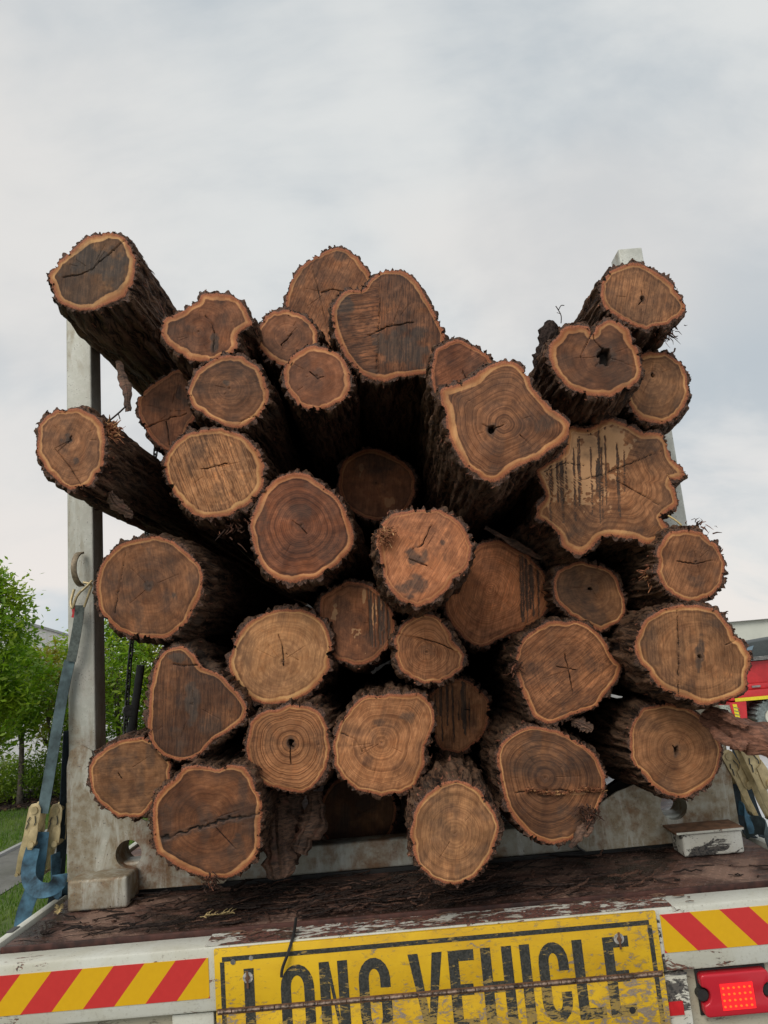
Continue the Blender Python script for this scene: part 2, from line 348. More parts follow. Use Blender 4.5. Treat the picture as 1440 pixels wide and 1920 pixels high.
M = dict(
    wood=make_wood(), bark=make_bark(),
    shred=make_shred('bark_fibre', (.045, .028, .021), (.15, .07, .045), (.36, .15, .09)),
    litter=make_shred('bark_litter', (.022, .016, .014), (.060, .038, .030), (.15, .08, .055)),
    slab=make_slab('bark_slab', (.10, .042, .025), (.27, .12, .072), (.13, .075, .05)),
    galv=make_galv('galvanised_steel', (.58, .59, .54), (.30, .265, .19), (.20, .10, .045), .75),
    galvd=make_galv('stained_galvanised_plate', (.55, .54, .475), (.27, .22, .145), (.20, .10, .045), 1.0),
    white=make_paint('white_frame_paint', (.64, .65, .58), (.20, .09, .06), (.07, .05, .045), -.15),
    peel=make_paint('peeling_white_paint', (.66, .66, .60), (.17, .065, .045), (.055, .035, .03), .72),
    chip=make_paint('chipped_white_paint', (.66, .66, .60), (.10, .09, .08), (.03, .03, .03), .35),
    cream=make_paint('cream_panel_paint', (.55, .52, .41), (.30, .27, .2), (.2, .17, .13), 0),
    deck=make_deck(), sign=make_sign(), letter=make_letter(),
    black=make_plain('black_steel', (.035, .034, .033), .5, .3), rubber=make_plain('rubber', (.03, .03, .031), .8),
    rust=make_plain('rusty_steel', (.19, .095, .05), .75, .2, .35, 30, .4), edge=make_plain('red_primer_edge', (.065, .024, .017), .7, 0, .4, 30, .4),
    ring=make_plain('brown_coated_ring', (.27, .215, .145), .5, .3, .3, 60, .3), chain=make_plain('dark_chain_steel', (.085, .083, .08), .45, .7, .3, 60),
    zinc=make_plain('gold_zinc_steel', (.50, .405, .225), .45, .4, .18, 45, .2), bolt=make_plain('dull_bolt', (.36, .35, .33), .45, .6, .3, 80),
    webg=make_plain('grey_webbing', (.115, .14, .13), .85, 0, .25, 90, .4), webb=make_plain('blue_webbing', (.050, .125, .185), .8, 0, .55, 16, .4),
    webd=make_plain('dark_webbing', (.018, .032, .042), .85, 0, .3, 60, .3), red=make_plain('red_paint', (.52, .028, .032), .35, 0, .12, 8, .02),
    yellow=make_plain('yellow_stripe', (.75, .62, .03), .5, 0, .08), glass=make_plain('bluish_window', (.16, .23, .28), .12, 0, .1, 3, 0),
    dark=make_plain('dark_trim', (.045, .055, .055), .6), pale=make_plain('pale_cladding', (.60, .62, .55), .6, 0, .05, .8, .03),
    cladd=make_plain('warehouse_cladding', (.72, .70, .65), .65, 0, .05, .6, .03), roofm=make_plain('roof_trim', (.33, .33, .32), .6, 0, .1, 2, .03),
    trunk=make_plain('tree_bark', (.09, .075, .06), .9, 0, .35, 22, .6), sprig=make_plain('dry_sprig', (.46, .35, .16), .7, 0, .25, 90, .2),
    slotshade=make_plain('slot_shade', (.05, .05, .048), .5, 0, .3),  # shade inside the side rail slots, put in as colour
)
M['leaf1'] = make_leaf('leaf_green', (.10, .21, .016), (.26, .38, .03), (.36, .42, .045))
M['leaf2'] = make_leaf('leaf_yellow_green', (.15, .21, .018), (.34, .36, .045), (.27, .20, .05))
M['leaf3'] = make_leaf('leaf_shrub', (.10, .19, .02), (.25, .35, .04), (.30, .35, .05))
M['grass'] = make_leaf('grass_blade', (.06, .13, .015), (.14, .24, .03), (.18, .25, .05))

# every log: traced outline of its sawn end, pith, look of the cut, label
# tone 0 dark..1 light, warm 0 olive..1 red, saw = (angle, strength), rings strength, sap = width m, sapl = sapwood lightness
LOGS = [
dict(k=1, o=[(91,519),(107,492),(134,464),(165,442),(196,434),(229,442),(246,461),(255,492),(251,528),(234,556),(196,575),(159,584),(126,578),(101,558)], p=(172,506), tone=.35, warm=.15, saw=(85,.5), rings=.15, sap=.022, sapl=.75,
  cracks=[[(118,520),(150,515),(172,504),(205,475),(235,450)]], stains=[(180,490,62,38,.9),(218,535,22,20,.7)], pales=[(165,540,45,25,.5),(170,520,14,14,.4)],
  label='highest log at the far left, grey stained end jutting over the left steel post'),
dict(k=2, o=[(300,611),(310,594),(340,580),(368,566),(378,551),(405,547),(438,554),(462,574),(475,605),(462,618),(450,630),(448,655),(432,668),(400,678),(357,680),(332,662),(308,636)], p=(372,622), tone=.45, warm=.6, saw=(80,.2), rings=.45, sap=.017, sapl=.75,
  cracks=[[(385,592),(398,608),(402,625),(400,660)]], stains=[(360,620,22,16,.5),(403,645,9,18,.9),(450,600,12,20,.4)], pales=[],
  label='kidney shaped log end with notched right side, beside the highest left log'),
dict(k=6, o=[(533,574),(538,547),(551,513),(579,486),(609,469),(640,464),(664,474),(683,495),(695,513),(705,560),(695,610),(665,645),(625,655),(580,640),(545,610)], p=(612,548), tone=.48, warm=.45, saw=(65,.6), rings=.15, sap=.012, sapl=.55,
  cracks=[[(602,548),(622,543),(650,548)],[(585,500),(598,550),(612,610),(618,640)]], stains=[(560,520,16,30,.5),(640,478,18,10,.6),(595,520,10,50,.4)], pales=[(650,520,35,30,.4)],
  label='tall oval log end at the peak of the pile, tucked behind the biggest top log'),
dict(k=7, o=[(622,611),(623,581),(634,556),(652,541),(680,538),(692,522),(713,509),(741,504),(765,513),(787,535),(799,559),(817,587),(832,620),(837,654),(829,681),(802,700),(756,706),(729,716),(704,715),(674,703),(652,675),(634,642)], p=(735,612), tone=.38, warm=.5, saw=(88,.8), saw2=(8,.9), cut=((712,500),(708,716)), rings=.05, sap=.013, sapl=.6,
  cracks=[[(690,628),(730,612),(775,604)],[(713,560),(709,620),(706,700)]], stains=[(652,570,22,22,.8),(770,650,60,55,.75),(760,560,50,40,.4),(700,700,14,12,.6)], pales=[(680,610,30,70,.35)],
  label='largest log end at the top centre, saw scored in two directions'),
dict(k=3, o=[(478,626),(490,599),(512,584),(542,579),(573,593),(594,617),(599,642),(593,662),(578,680),(552,689),(527,687),(502,672),(483,651)], p=(540,630), tone=.42, warm=.55, saw=(40,.15), rings=.45, sap=.012, sapl=.7,
  cracks=[[(528,648),(548,626)]], stains=[(540,620,40,30,.35)], pales=[],
  label='small round log end left of the tall oval one, half above its small neighbour'),
dict(k=4, o=[(528,706),(536,678),(557,657),(591,646),(622,654),(646,675),(658,703),(657,733),(634,758),(603,770),(573,768),(548,749),(533,727)], p=(594,705), tone=.45, warm=.65, saw=(30,.15), rings=.35, sap=.013, sapl=.7,
  cracks=[[(582,698),(596,710),(606,706)]], stains=[(592,702,14,12,.5)], pales=[(630,700,18,22,.25)],
  label='small reddish log end directly below left of the largest top log'),
dict(k=5, o=[(352,735),(361,710),(375,688),(398,673),(428,665),(463,672),(490,692),(503,722),(505,740),(498,764),(474,792),(446,804),(415,797),(380,777),(358,759)], p=(430,728), tone=.4, warm=.45, saw=(5,.25), rings=.5, sap=.014, sapl=.75,
  cracks=[], cracks2=[[(448,795),(460,785),(480,780)]], stains=[(425,718,10,7,.9),(430,735,55,45,.35)], pales=[],
  label='round log end with a pale scratch at its heart, just under the kidney shaped one'),
dict(k=16, o=[(255,758),(262,738),(279,722),(312,703),(340,692),(360,712),(372,745),(365,785),(340,825),(318,844),(290,831),(271,803),(259,781)], p=(320,770), tone=.45, warm=.6, saw=(85,.3), rings=.15, sap=.008, sapl=.3, rec=1,
  cracks=[[(268,805),(300,790),(350,775)],[(312,790),(318,835)]], stains=[(340,740,25,45,.7)], pales=[],
  label='shaded log end set back under the highest left log'),
dict(k=8, o=[(808,700),(815,660),(835,640),(856,636),(890,648),(922,672),(930,710),(918,745),(885,765),(845,765),(815,740)], p=(868,700), tone=.42, warm=.7, saw=(30,.5), rings=.2, sap=.006, sapl=.4,
  cracks=[[(868,695),(875,715)]], stains=[], pales=[],
  label='log end peeking out between the largest top log and the star shaped one'),
dict(k=9, o=[(822,742),(827,725),(851,718),(882,704),(907,687),(934,674),(966,680),(990,700),(1007,735),(1035,763),(1063,784),(1070,805),(1063,825),(1035,846),(1000,867),(966,881),(934,903),(900,898),(872,877),(851,843),(837,808),(834,773)], p=(946,795), tone=.5, warm=.45, saw=(75,.15), rings=.95, sap=.017, sapl=.85,
  cracks=[[(905,795),(925,805),(946,795)],[(975,815),(1000,840)]], hole=(923,806,7,8), stains=[(860,745,14,30,.5),(1025,795,25,25,.55),(930,880,25,12,.4),(870,860,20,10,.3)], pales=[(1000,760,30,20,.3)],
  label='star shaped log end with four corners, bold growth rings and a small square hole'),
dict(k=10, o=[(1028,662),(1035,638),(1056,614),(1084,606),(1104,610),(1112,622),(1121,606),(1150,599),(1178,614),(1191,641),(1205,673),(1202,704),(1181,728),(1146,745),(1112,747),(1077,735),(1049,714),(1034,690)], p=(1130,668), tone=.38, warm=.5, saw=(20,.15), rings=.4, sap=.013, sapl=.55,
  cracks=[[(1112,622),(1116,640),(1128,652)]], hole=(1135,668,12,14), stains=[(1110,660,60,60,.35),(1135,675,26,25,.6)], pales=[(1150,625,25,18,.35)],
  label='heart shaped log end with a black rotten hollow, on the right shoulder of the pile'),
dict(k=11, o=[(1126,555),(1129,527),(1146,506),(1174,492),(1202,494),(1233,509),(1258,527),(1278,551),(1287,568),(1282,589),(1258,607),(1230,614),(1209,619),(1181,610),(1153,593),(1132,575)], p=(1204,560), tone=.52, warm=.3, saw=(80,.6), rings=.3, sap=.008, sapl=.6,
  cracks=[[(1203,545),(1204,562),(1198,570)]], hole=(1204,559,3,4), stains=[(1210,565,30,18,.3)], pales=[(1165,550,25,35,.35)],
  label='topmost log end on the right, covering the head of the right steel post'),
dict(k=12, o=[(1172,730),(1176,700),(1185,675),(1203,660),(1226,657),(1254,662),(1282,683),(1292,718),(1289,752),(1268,784),(1240,798),(1212,794),(1188,777),(1176,755)], p=(1222,705), tone=.5, warm=.25, saw=(70,.2), rings=.5, sap=.011, sapl=.75,
  cracks=[], hole=(1223,703,2.5,4), stains=[(1235,720,35,45,.4)], pales=[],
  label='round log end right of the heart shaped one, half hidden behind it'),
dict(k=13, o=[(1003,884),(1020,868),(1051,849),(1058,825),(1067,800),(1106,802),(1125,790),(1148,786),(1176,797),(1203,809),(1238,811),(1253,830),(1257,853),(1281,877),(1281,896),(1261,904),(1269,918),(1273,947),(1256,960),(1243,971),(1253,989),(1246,1009),(1218,1024),(1187,1013),(1148,1007),(1125,1013),(1109,1030),(1090,1039),(1059,1028),(1047,1001),(1028,982),(1008,970),(1006,951),(1024,931),(1016,908)], p=(1150,905), tone=.55, warm=.35, saw=(60,.25), rings=.7, sap=.014, sapl=.7,
  cracks=[[(1070,905),(1130,890),(1180,870),(1240,845)],[(1155,900),(1190,920),(1235,945)],[(1085,790),(1110,815)],[(1020,885),(1060,868),(1095,873)]], drips=[(1032,1178,800,985)], stains=[(1210,830,35,22,.6),(1235,960,25,35,.4),(1070,1000,20,20,.6),(1020,880,16,10,.5)], pales=[(1070,880,85,100,1.3),(1130,840,62,60,1.3),(1105,930,60,55,1.0)],
  label='huge fluted log end with pale sawn half and dark drip stains, on the right'),
dict(k=14, o=[(307,881),(314,846),(335,822),(370,804),(405,801),(443,808),(474,828),(491,856),(497,894),(484,929),(457,953),(425,967),(398,974),(363,966),(335,943),(318,915)], p=(403,876), tone=.62, warm=.25, saw=(110,.85), rings=.25, sap=.014, sapl=.8,
  cracks=[[(378,880),(403,874),(425,868)]], stains=[(400,875,25,12,.35)], pales=[(390,900,70,60,.4)],
  label='pale log end with diagonal saw marks, upper left, hanging over a dark gap'),
dict(k=15, o=[(68,853),(68,815),(78,787),(102,769),(137,764),(168,773),(193,794),(200,828),(196,867),(179,901),(155,919),(123,915),(96,894),(78,874)], p=(132,825), tone=.5, warm=.35, saw=(65,.3), rings=.5, sap=.015, sapl=.75,
  cracks=[[(103,842),(130,875),(152,910)],[(128,830),(135,818)]], stains=[(130,825,16,18,1.0),(143,862,9,9,.7),(170,880,14,14,.4)], pales=[],
  label='small log end at the far left crossing the middle of the steel post'),
dict(k=17, o=[(468,987),(477,953),(497,913),(530,888),(573,888),(607,907),(633,933),(653,967),(663,1000),(657,1037),(633,1060),(607,1077),(573,1090),(540,1093),(507,1080),(487,1060),(473,1027)], p=(564,985), tone=.42, warm=.75, saw=(10,.2), rings=.75, sap=.014, sapl=.7,
  cracks=[[(548,976),(562,986),(575,1000)]], stains=[(490,960,18,40,.5),(620,960,25,25,.35),(560,985,16,14,.4)], pales=[(560,1065,50,12,.3)],
  label='reddish log end with tight rings left of the dark recessed one in the middle'),
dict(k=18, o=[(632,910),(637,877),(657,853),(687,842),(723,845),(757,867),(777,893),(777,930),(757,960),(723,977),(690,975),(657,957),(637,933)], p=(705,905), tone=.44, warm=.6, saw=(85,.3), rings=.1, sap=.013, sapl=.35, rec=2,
  cracks=[], stains=[(705,870,50,24,.5)], pales=[(678,880,7,15,.9),(728,940,12,14,.9),(745,903,9,10,.8),(660,925,10,8,.4)],
  label='dim log end deep in the dark hollow under the top logs'),
dict(k=19, o=[(713,1067),(707,1035),(704,1007),(713,980),(733,963),(767,955),(807,953),(843,960),(870,980),(885,1010),(885,1047),(873,1073),(850,1093),(823,1123),(783,1142),(757,1133),(733,1113),(720,1090)], p=(788,1045), tone=.72, warm=.6, saw=(60,.45), rings=.25, sap=.010, sapl=.6,
  cracks=[[(768,1048),(785,1055),(800,1060)],[(775,1030),(792,1022),(808,985)]], stains=[(782,1045,25,28,.95),(778,1095,32,22,.8),(830,1018,6,6,.8),(833,1048,5,10,.5)], pales=[(840,1060,40,45,.4),(760,990,40,20,.3)],
  label='pale pinkish log end with a black stained heart in the centre of the pile'),
dict(k=20, o=[(833,1140),(838,1100),(862,1060),(888,1027),(927,1012),(958,1021),(989,1040),(1016,1067),(1036,1098),(1032,1129),(1016,1161),(985,1180),(954,1192),(911,1211),(892,1211),(870,1197),(847,1173)], p=(920,1105), tone=.85, warm=.6, saw=(75,.4), rings=.55, sap=.006, sapl=.6,
  cracks=[[(975,1090),(1010,1105),(1034,1125)]], drips=[(975,1010,1045,1170)], stains=[(985,1075,10,40,.5)], pales=[(905,1110,80,90,.7),(1005,1140,15,25,.6)],
  label='broad tan log end with a dark dripped seam, right of the pale centre log'),
dict(k=21, o=[(1037,1098),(1043,1071),(1074,1054),(1113,1054),(1144,1067),(1164,1098),(1176,1126),(1172,1157),(1152,1176),(1129,1184),(1098,1172),(1067,1153),(1043,1126)], p=(1107,1102), tone=.45, warm=.3, saw=(10,.15), rings=.35, sap=.007, sapl=.75,
  cracks=[], hole=(1106,1104,3.5,2.5), stains=[(1105,1102,22,20,.5)], pales=[],
  label='small shaded log end under the huge fluted one'),
dict(k=22, o=[(1230,1056),(1234,1028),(1249,1001),(1281,989),(1316,997),(1343,1017),(1358,1044),(1362,1071),(1351,1102),(1327,1122),(1300,1131),(1269,1122),(1246,1102),(1233,1079)], p=(1305,1052), tone=.5, warm=.4, saw=(70,.5), rings=.3, sap=.010, sapl=.6,
  cracks=[[(1270,1052),(1300,1057),(1335,1050)]], stains=[(1300,1090,22,18,.5),(1310,1030,20,15,.3)], pales=[],
  label='small log end with shaggy bark at the right edge below the fluted one'),
dict(k=23, o=[(177,1099),(182,1068),(200,1040),(231,1016),(266,1006),(304,1007),(339,1023),(366,1047),(380,1078),(377,1117),(363,1148),(339,1179),(311,1196),(269,1198),(234,1190),(203,1169),(182,1137)], p=(280,1100), tone=.42, warm=.4, saw=(100,.3), rings=.35, sap=.010, sapl=.5,
  cracks=[[(235,1035),(225,1090),(215,1150)]], stains=[(278,1030,14,45,.6),(278,1098,16,14,.8),(325,1115,18,14,1.0),(260,1150,16,40,.5)], pales=[(250,1110,30,60,.35),(350,1108,5,22,.7)],
  label='large round log end on the left touching the steel post, with two dark stains'),
dict(k=24, o=[(426,1249),(430,1222),(446,1188),(467,1163),(497,1147),(537,1140),(573,1142),(600,1157),(617,1183),(623,1217),(617,1258),(591,1291),(557,1312),(508,1324),(473,1315),(446,1295)], p=(528,1240), tone=.72, warm=.15, saw=(80,.25), rings=.4, sap=.015, sapl=.95,
  cracks=[[(522,1190),(530,1215),(533,1250)],[(535,1225),(560,1238)]], stains=[(535,1215,30,20,.3),(500,1280,40,15,.3)], pales=[(510,1220,60,60,.35)],
  label='pale yellow log end in the middle left, brightest sapwood ring'),
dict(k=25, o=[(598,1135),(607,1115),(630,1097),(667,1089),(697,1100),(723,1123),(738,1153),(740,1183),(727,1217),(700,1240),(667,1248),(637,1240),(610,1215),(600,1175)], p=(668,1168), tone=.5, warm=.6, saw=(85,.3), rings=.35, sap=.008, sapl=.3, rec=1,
  cracks=[], drips=[(685,735,1105,1220)], stains=[(640,1130,25,25,.5)], pales=[(672,1195,14,22,1.2),(685,1225,34,10,1.1),(700,1150,10,44,1.1),(715,1150,6,34,1),(627,1150,8,16,1),(683,1120,6,20,1)],
  label='dark mud smeared log end right of the pale yellow one'),
dict(k=26, o=[(738,1215),(740,1195),(747,1180),(767,1160),(793,1148),(817,1153),(837,1173),(853,1200),(870,1223),(873,1240),(863,1260),(840,1277),(807,1285),(773,1277),(750,1257),(742,1240)], p=(800,1222), tone=.62, warm=.45, saw=(88,.4), saw2=(20,.1), cut=((735,1183),(880,1232)), rings=.7, sap=.009, sapl=.8,
  cracks=[[(748,1188),(790,1197),(820,1205),(858,1222)]], stains=[(800,1218,20,20,.4)], pales=[(815,1180,45,22,.5)],
  label='small log end with a slanting saw step, below the pale centre log'),
dict(k=27, o=[(963,1249),(971,1212),(991,1188),(1023,1168),(1059,1162),(1096,1166),(1120,1184),(1140,1212),(1156,1237),(1166,1240),(1164,1262),(1150,1285),(1133,1306),(1116,1329),(1075,1343),(1031,1359),(1003,1349),(987,1321),(971,1285)], p=(1067,1255), tone=.52, warm=.45, saw=(40,.65), rings=.4, sap=.009, sapl=.95,
  cracks=[[(1058,1225),(1066,1255),(1075,1300)],[(1045,1250),(1080,1256)]], stains=[(1115,1250,18,18,.5),(1070,1300,40,25,.35)], pales=[(1010,1230,30,40,.3)],
  label='log end with cream sapwood and a thin upright crack, right of centre'),
dict(k=28, o=[(1189,1210),(1195,1184),(1210,1161),(1236,1143),(1270,1131),(1310,1131),(1346,1145),(1366,1169),(1377,1190),(1395,1205),(1409,1231),(1405,1257),(1403,1286),(1387,1307),(1356,1317),(1327,1325),(1301,1322),(1275,1309),(1247,1296),(1221,1270),(1200,1244)], p=(1312,1232), tone=.5, warm=.25, saw=(95,.45), rings=.35, sap=.014, sapl=.8,
  cracks=[[(1270,1140),(1273,1200),(1272,1260),(1274,1305)],[(1362,1210),(1380,1198)]], hole=(1312,1231,3,3), stains=[(1312,1240,8,40,.8),(1340,1170,25,12,.6),(1276,1200,10,60,.4)], pales=[],
  label='largest log end at the right edge, wide pale ring and a straight upright crack'),
dict(k=29, o=[(274,1371),(279,1336),(279,1295),(289,1249),(307,1222),(338,1210),(366,1225),(378,1246),(411,1263),(442,1291),(463,1326),(459,1350),(435,1371),(397,1395),(373,1420),(341,1427),(307,1416),(286,1399)], p=(360,1320), tone=.3, warm=.4, saw=(88,.7), rings=.1, sap=.011, sapl=.45,
  cracks=[[(325,1246),(345,1250),(370,1247)]], stains=[(335,1235,22,14,.8),(360,1310,15,60,.8),(330,1380,30,30,.4)], pales=[(430,1320,18,36,.7),(400,1340,6,20,.5)],
  label='dark triangular log end with rounded corners at the lower left'),
dict(k=30, o=[(461,1395),(465,1364),(480,1340),(515,1326),(550,1319),(581,1322),(605,1340),(619,1374),(621,1416),(605,1454),(581,1482),(553,1489),(522,1482),(487,1468),(470,1440),(461,1416)], p=(545,1394), tone=.62, warm=.35, saw=(10,.2), rings=1.0, sap=.009, sapl=.6,
  cracks=[[(545,1400),(545,1432)]], hole=(545,1393,5,7), stains=[(600,1410,14,40,.45),(475,1400,10,40,.3)], pales=[(545,1440,50,25,.3)],
  label='round log end with bold rings and a black split heart, below the pale yellow one'),
dict(k=31, o=[(166,1444),(171,1423),(192,1402),(223,1386),(258,1381),(286,1388),(307,1406),(321,1430),(321,1458),(307,1486),(286,1513),(268,1532),(244,1536),(213,1527),(185,1506),(171,1482)], p=(224,1455), tone=.45, warm=.25, saw=(5,.3), rings=.2, sap=.008, sapl=.65,
  cracks=[[(222,1450),(228,1460)]], stains=[(235,1440,40,35,.5),(285,1420,14,30,.5),(265,1490,35,20,.3)], pales=[(210,1420,30,15,.3)],
  label='lowest left log end, in front of the foot of the steel post'),
dict(k=32, o=[(286,1579),(286,1527),(293,1493),(324,1458),(348,1439),(380,1435),(404,1441),(428,1433),(459,1440),(480,1472),(491,1506),(491,1548),(484,1597),(463,1628),(435,1647),(397,1649),(362,1642),(328,1621),(300,1604)], p=(388,1540), tone=.36, warm=.5, saw=(15,.2), rings=.5, sap=.014, sapl=.65,
  cracks=[[(305,1572),(350,1558),(385,1548),(430,1535),(487,1525)],[(405,1552),(440,1590)]], wide=1, stains=[(390,1535,20,14,.6),(440,1600,30,35,.6),(340,1500,30,30,.3)], pales=[(435,1485,20,25,.6)],
  label='big lobed log end at the bottom left, split across by a wide crack'),
dict(k=33, o=[(624,1422),(626,1382),(640,1345),(669,1313),(700,1302),(721,1300),(765,1299),(789,1297),(812,1319),(816,1353),(806,1386),(797,1400),(799,1426),(793,1450),(773,1478),(741,1492),(705,1492),(669,1482),(644,1462),(628,1442)], p=(715,1392), tone=.66, warm=.35, saw=(70,.3), rings=.7, sap=.008, sapl=.75,
  cracks=[[(640,1375),(665,1385),(680,1410)]], stains=[(710,1355,18,9,.6),(768,1345,22,20,.65),(695,1425,18,22,.5)], pales=[(730,1430,50,40,.45)],
  label='knobbly log end with a burl on its upper right corner, bottom centre'),
dict(k=34, o=[(800,1320),(815,1290),(838,1275),(862,1270),(894,1285),(918,1317),(918,1353),(902,1386),(878,1406),(854,1414),(822,1402),(806,1361)], p=(860,1340), tone=.6, warm=.4, saw=(88,.5), rings=0, sap=.003, sapl=.3, rec=1,
  cracks=[[(870,1330),(885,1333)]], drips=[(815,880,1275,1400)], stains=[], pales=[(893,1340,18,45,.4)],
  label='shadowed log end with black vertical drips between two lower logs'),
dict(k=36, o=[(930,1434),(930,1410),(951,1382),(987,1363),(1027,1363),(1063,1373),(1104,1402),(1128,1434),(1138,1474),(1124,1514),(1100,1551),(1075,1571),(1039,1584),(1007,1575),(975,1551),(951,1514),(938,1474)], p=(1022,1458), tone=.4, warm=.35, saw=(170,.2), rings=.95, sap=.008, sapl=.6,
  cracks=[[(968,1487),(1010,1484),(1050,1482),(1100,1485),(1135,1483)]], stains=[(1100,1530,35,30,.6),(1090,1420,25,25,.4),(1022,1458,16,16,.4)], pales=[(1060,1488,60,4,.9)],
  label='egg shaped log end with a ragged torn line across it, bottom right of centre'),
dict(k=37, o=[(1178,1380),(1182,1359),(1197,1335),(1226,1320),(1257,1317),(1288,1325),(1314,1341),(1335,1359),(1351,1387),(1353,1421),(1346,1452),(1322,1476),(1294,1494),(1270,1497),(1241,1489),(1215,1466),(1192,1439),(1180,1411)], p=(1268,1405), tone=.52, warm=.3, saw=(20,.2), rings=.6, sap=.009, sapl=.75,
  cracks=[[(1262,1398),(1270,1412)]], hole=(1269,1408,4,8), stains=[(1268,1405,22,22,.35)], pales=[(1300,1365,30,18,.45)],
  ax=(-.06, -.035), grow=.05,
  label='log end above the right steel foot, pale with a dark slit heart'),
dict(k=35, o=[(769,1563),(773,1523),(798,1490),(830,1468),(870,1464),(902,1482),(926,1514),(938,1547),(934,1583),(914,1619),(886,1647),(846,1660),(814,1652),(785,1623),(771,1595)], p=(853,1563), tone=.55, warm=.2, saw=(85,.3), rings=.55, sap=.009, sapl=.7,
  cracks=[], stains=[(853,1550,40,35,.25)], pales=[],
  label='lowest log end at the bottom centre, hanging over the deck'),
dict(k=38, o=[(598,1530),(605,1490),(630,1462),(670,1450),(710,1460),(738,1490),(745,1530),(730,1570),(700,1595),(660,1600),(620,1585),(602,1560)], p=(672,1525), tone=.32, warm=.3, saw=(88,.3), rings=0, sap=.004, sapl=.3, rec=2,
  cracks=[], stains=[(690,1500,30,30,.5)], pales=[(640,1540,16,40,.5)],
  label='almost black log end resting low behind the steel cross beam'),
]

# ------------------------------------------------------------------ logs
DEPTH = {1: 2.35, 2: 2.4, 6: 2.9, 7: 2.45, 3: 2.55, 4: 2.4, 5: 2.4, 16: 2.7, 8: 2.3, 9: 2.05, 10: 2.1, 11: 2.2, 12: 2.3, 13: 2.3, 14: 2.4, 15: 2.25, 17: 2.4, 18: 3.0, 19: 2.1, 20: 2.6, 21: 2.45, 22: 2.25, 23: 2.4, 24: 2.5, 25: 2.55, 26: 2.4, 27: 2.4, 28: 2.2, 29: 2.4, 30: 2.4, 31: 2.45, 32: 2.35, 33: 2.4, 34: 2.7, 36: 2.38, 37: 2.4, 35: 2.2, 38: 3.0}
NA, NR = 256, 54
def spline(P, n):
    P = np.array(P, float); N = len(P); out = []
    for i in range(N):
        p0, p1, p2, p3 = P[i-1], P[i], P[(i+1) % N], P[(i+2) % N]
        t = np.linspace(0, 1, 24, endpoint=False)[:, None]
        out.append(.5*((2*p1)+(-p0+p2)*t+(2*p0-5*p1+4*p2-p3)*t*t+(-p0+3*p1-3*p2+p3)*t**3))
    Q = np.vstack(out); d = np.r_[0, np.cumsum(np.linalg.norm(np.roll(Q, -1, 0)-Q, axis=1))]
    s = np.linspace(0, d[-1], n, endpoint=False); Qc = np.vstack([Q, Q[:1]])
    return np.c_[np.interp(s, d, Qc[:, 0]), np.interp(s, d, Qc[:, 1])]
def vnoise(g, rng, u, s, na, ls):
    """value noise, periodic in u (0..1), cell length ls along s"""
    ns = int(8/ls)+3; G = g.random((na, ns)); x = (u % 1.0)*na; y = np.clip(s/ls, 0, ns-2.001)
    xi = np.floor(x).astype(int) % na; yi = np.floor(y).astype(int); fx = x-np.floor(x); fy = y-yi
    fx = fx*fx*(3-2*fx); fy = fy*fy*(3-2*fy); xj = (xi+1) % na
    return (G[xi, yi]*(1-fx)+G[xj, yi]*fx)*(1-fy)+(G[xi, yi+1]*(1-fx)+G[xj, yi+1]*fx)*fy
def n2(g, x, y, cell):
    G = g.random((64, 64)); X = x/cell % 63; Y = y/cell % 63; xi = X.astype(int); yi = Y.astype(int); fx = X-xi; fy = Y-yi
    fx = fx*fx*(3-2*fx); fy = fy*fy*(3-2*fy)
    return (G[xi, yi]*(1-fx)+G[xi+1, yi]*fx)*(1-fy)+(G[xi, yi+1]*(1-fx)+G[xi+1, yi+1]*fx)*fy
def segd(P, pl):
    d = np.full(len(P), 1e9)
    for a, b in zip(pl[:-1], pl[1:]):
        a = np.array(a, float); b = np.array(b, float); ab = b-a
        t = np.clip(((P-a)@ab)/(ab@ab+1e-9), 0, 1); d = np.minimum(d, np.linalg.norm(P-(a+t[:, None]*ab), axis=1))
    return d
def sstep(x, a, b):
    t = np.clip((x-a)/(b-a), 0, 1); return t*t*(3-2*t)
def set_attr(me, name, arr):
    a = me.attributes.new(name, 'FLOAT_VECTOR', 'POINT'); a.data.foreach_set('vector', np.asarray(arr, np.float32).ravel())
def ridge(g, u, s, size):
    w = .012*(vnoise(g, None, u, s, 9, .35)-.5)*4
    u = u+w
    k = max(1.0, size/.13)
    a = vnoise(g, None, u, s, int(22*k), .40); b = vnoise(g, None, u, s, int(52*k), .20); c = vnoise(g, None, u, s, int(96*k), .085)
    d = vnoise(g, None, u, s*1.0, 60, .03)
    rb = 1-np.abs(2*b-1)
    v = .26*a+.40*rb+.24*c+.12*d; return np.clip((v-.5)*1.25+.5, 0, 1)
LOG_OBJ = {}
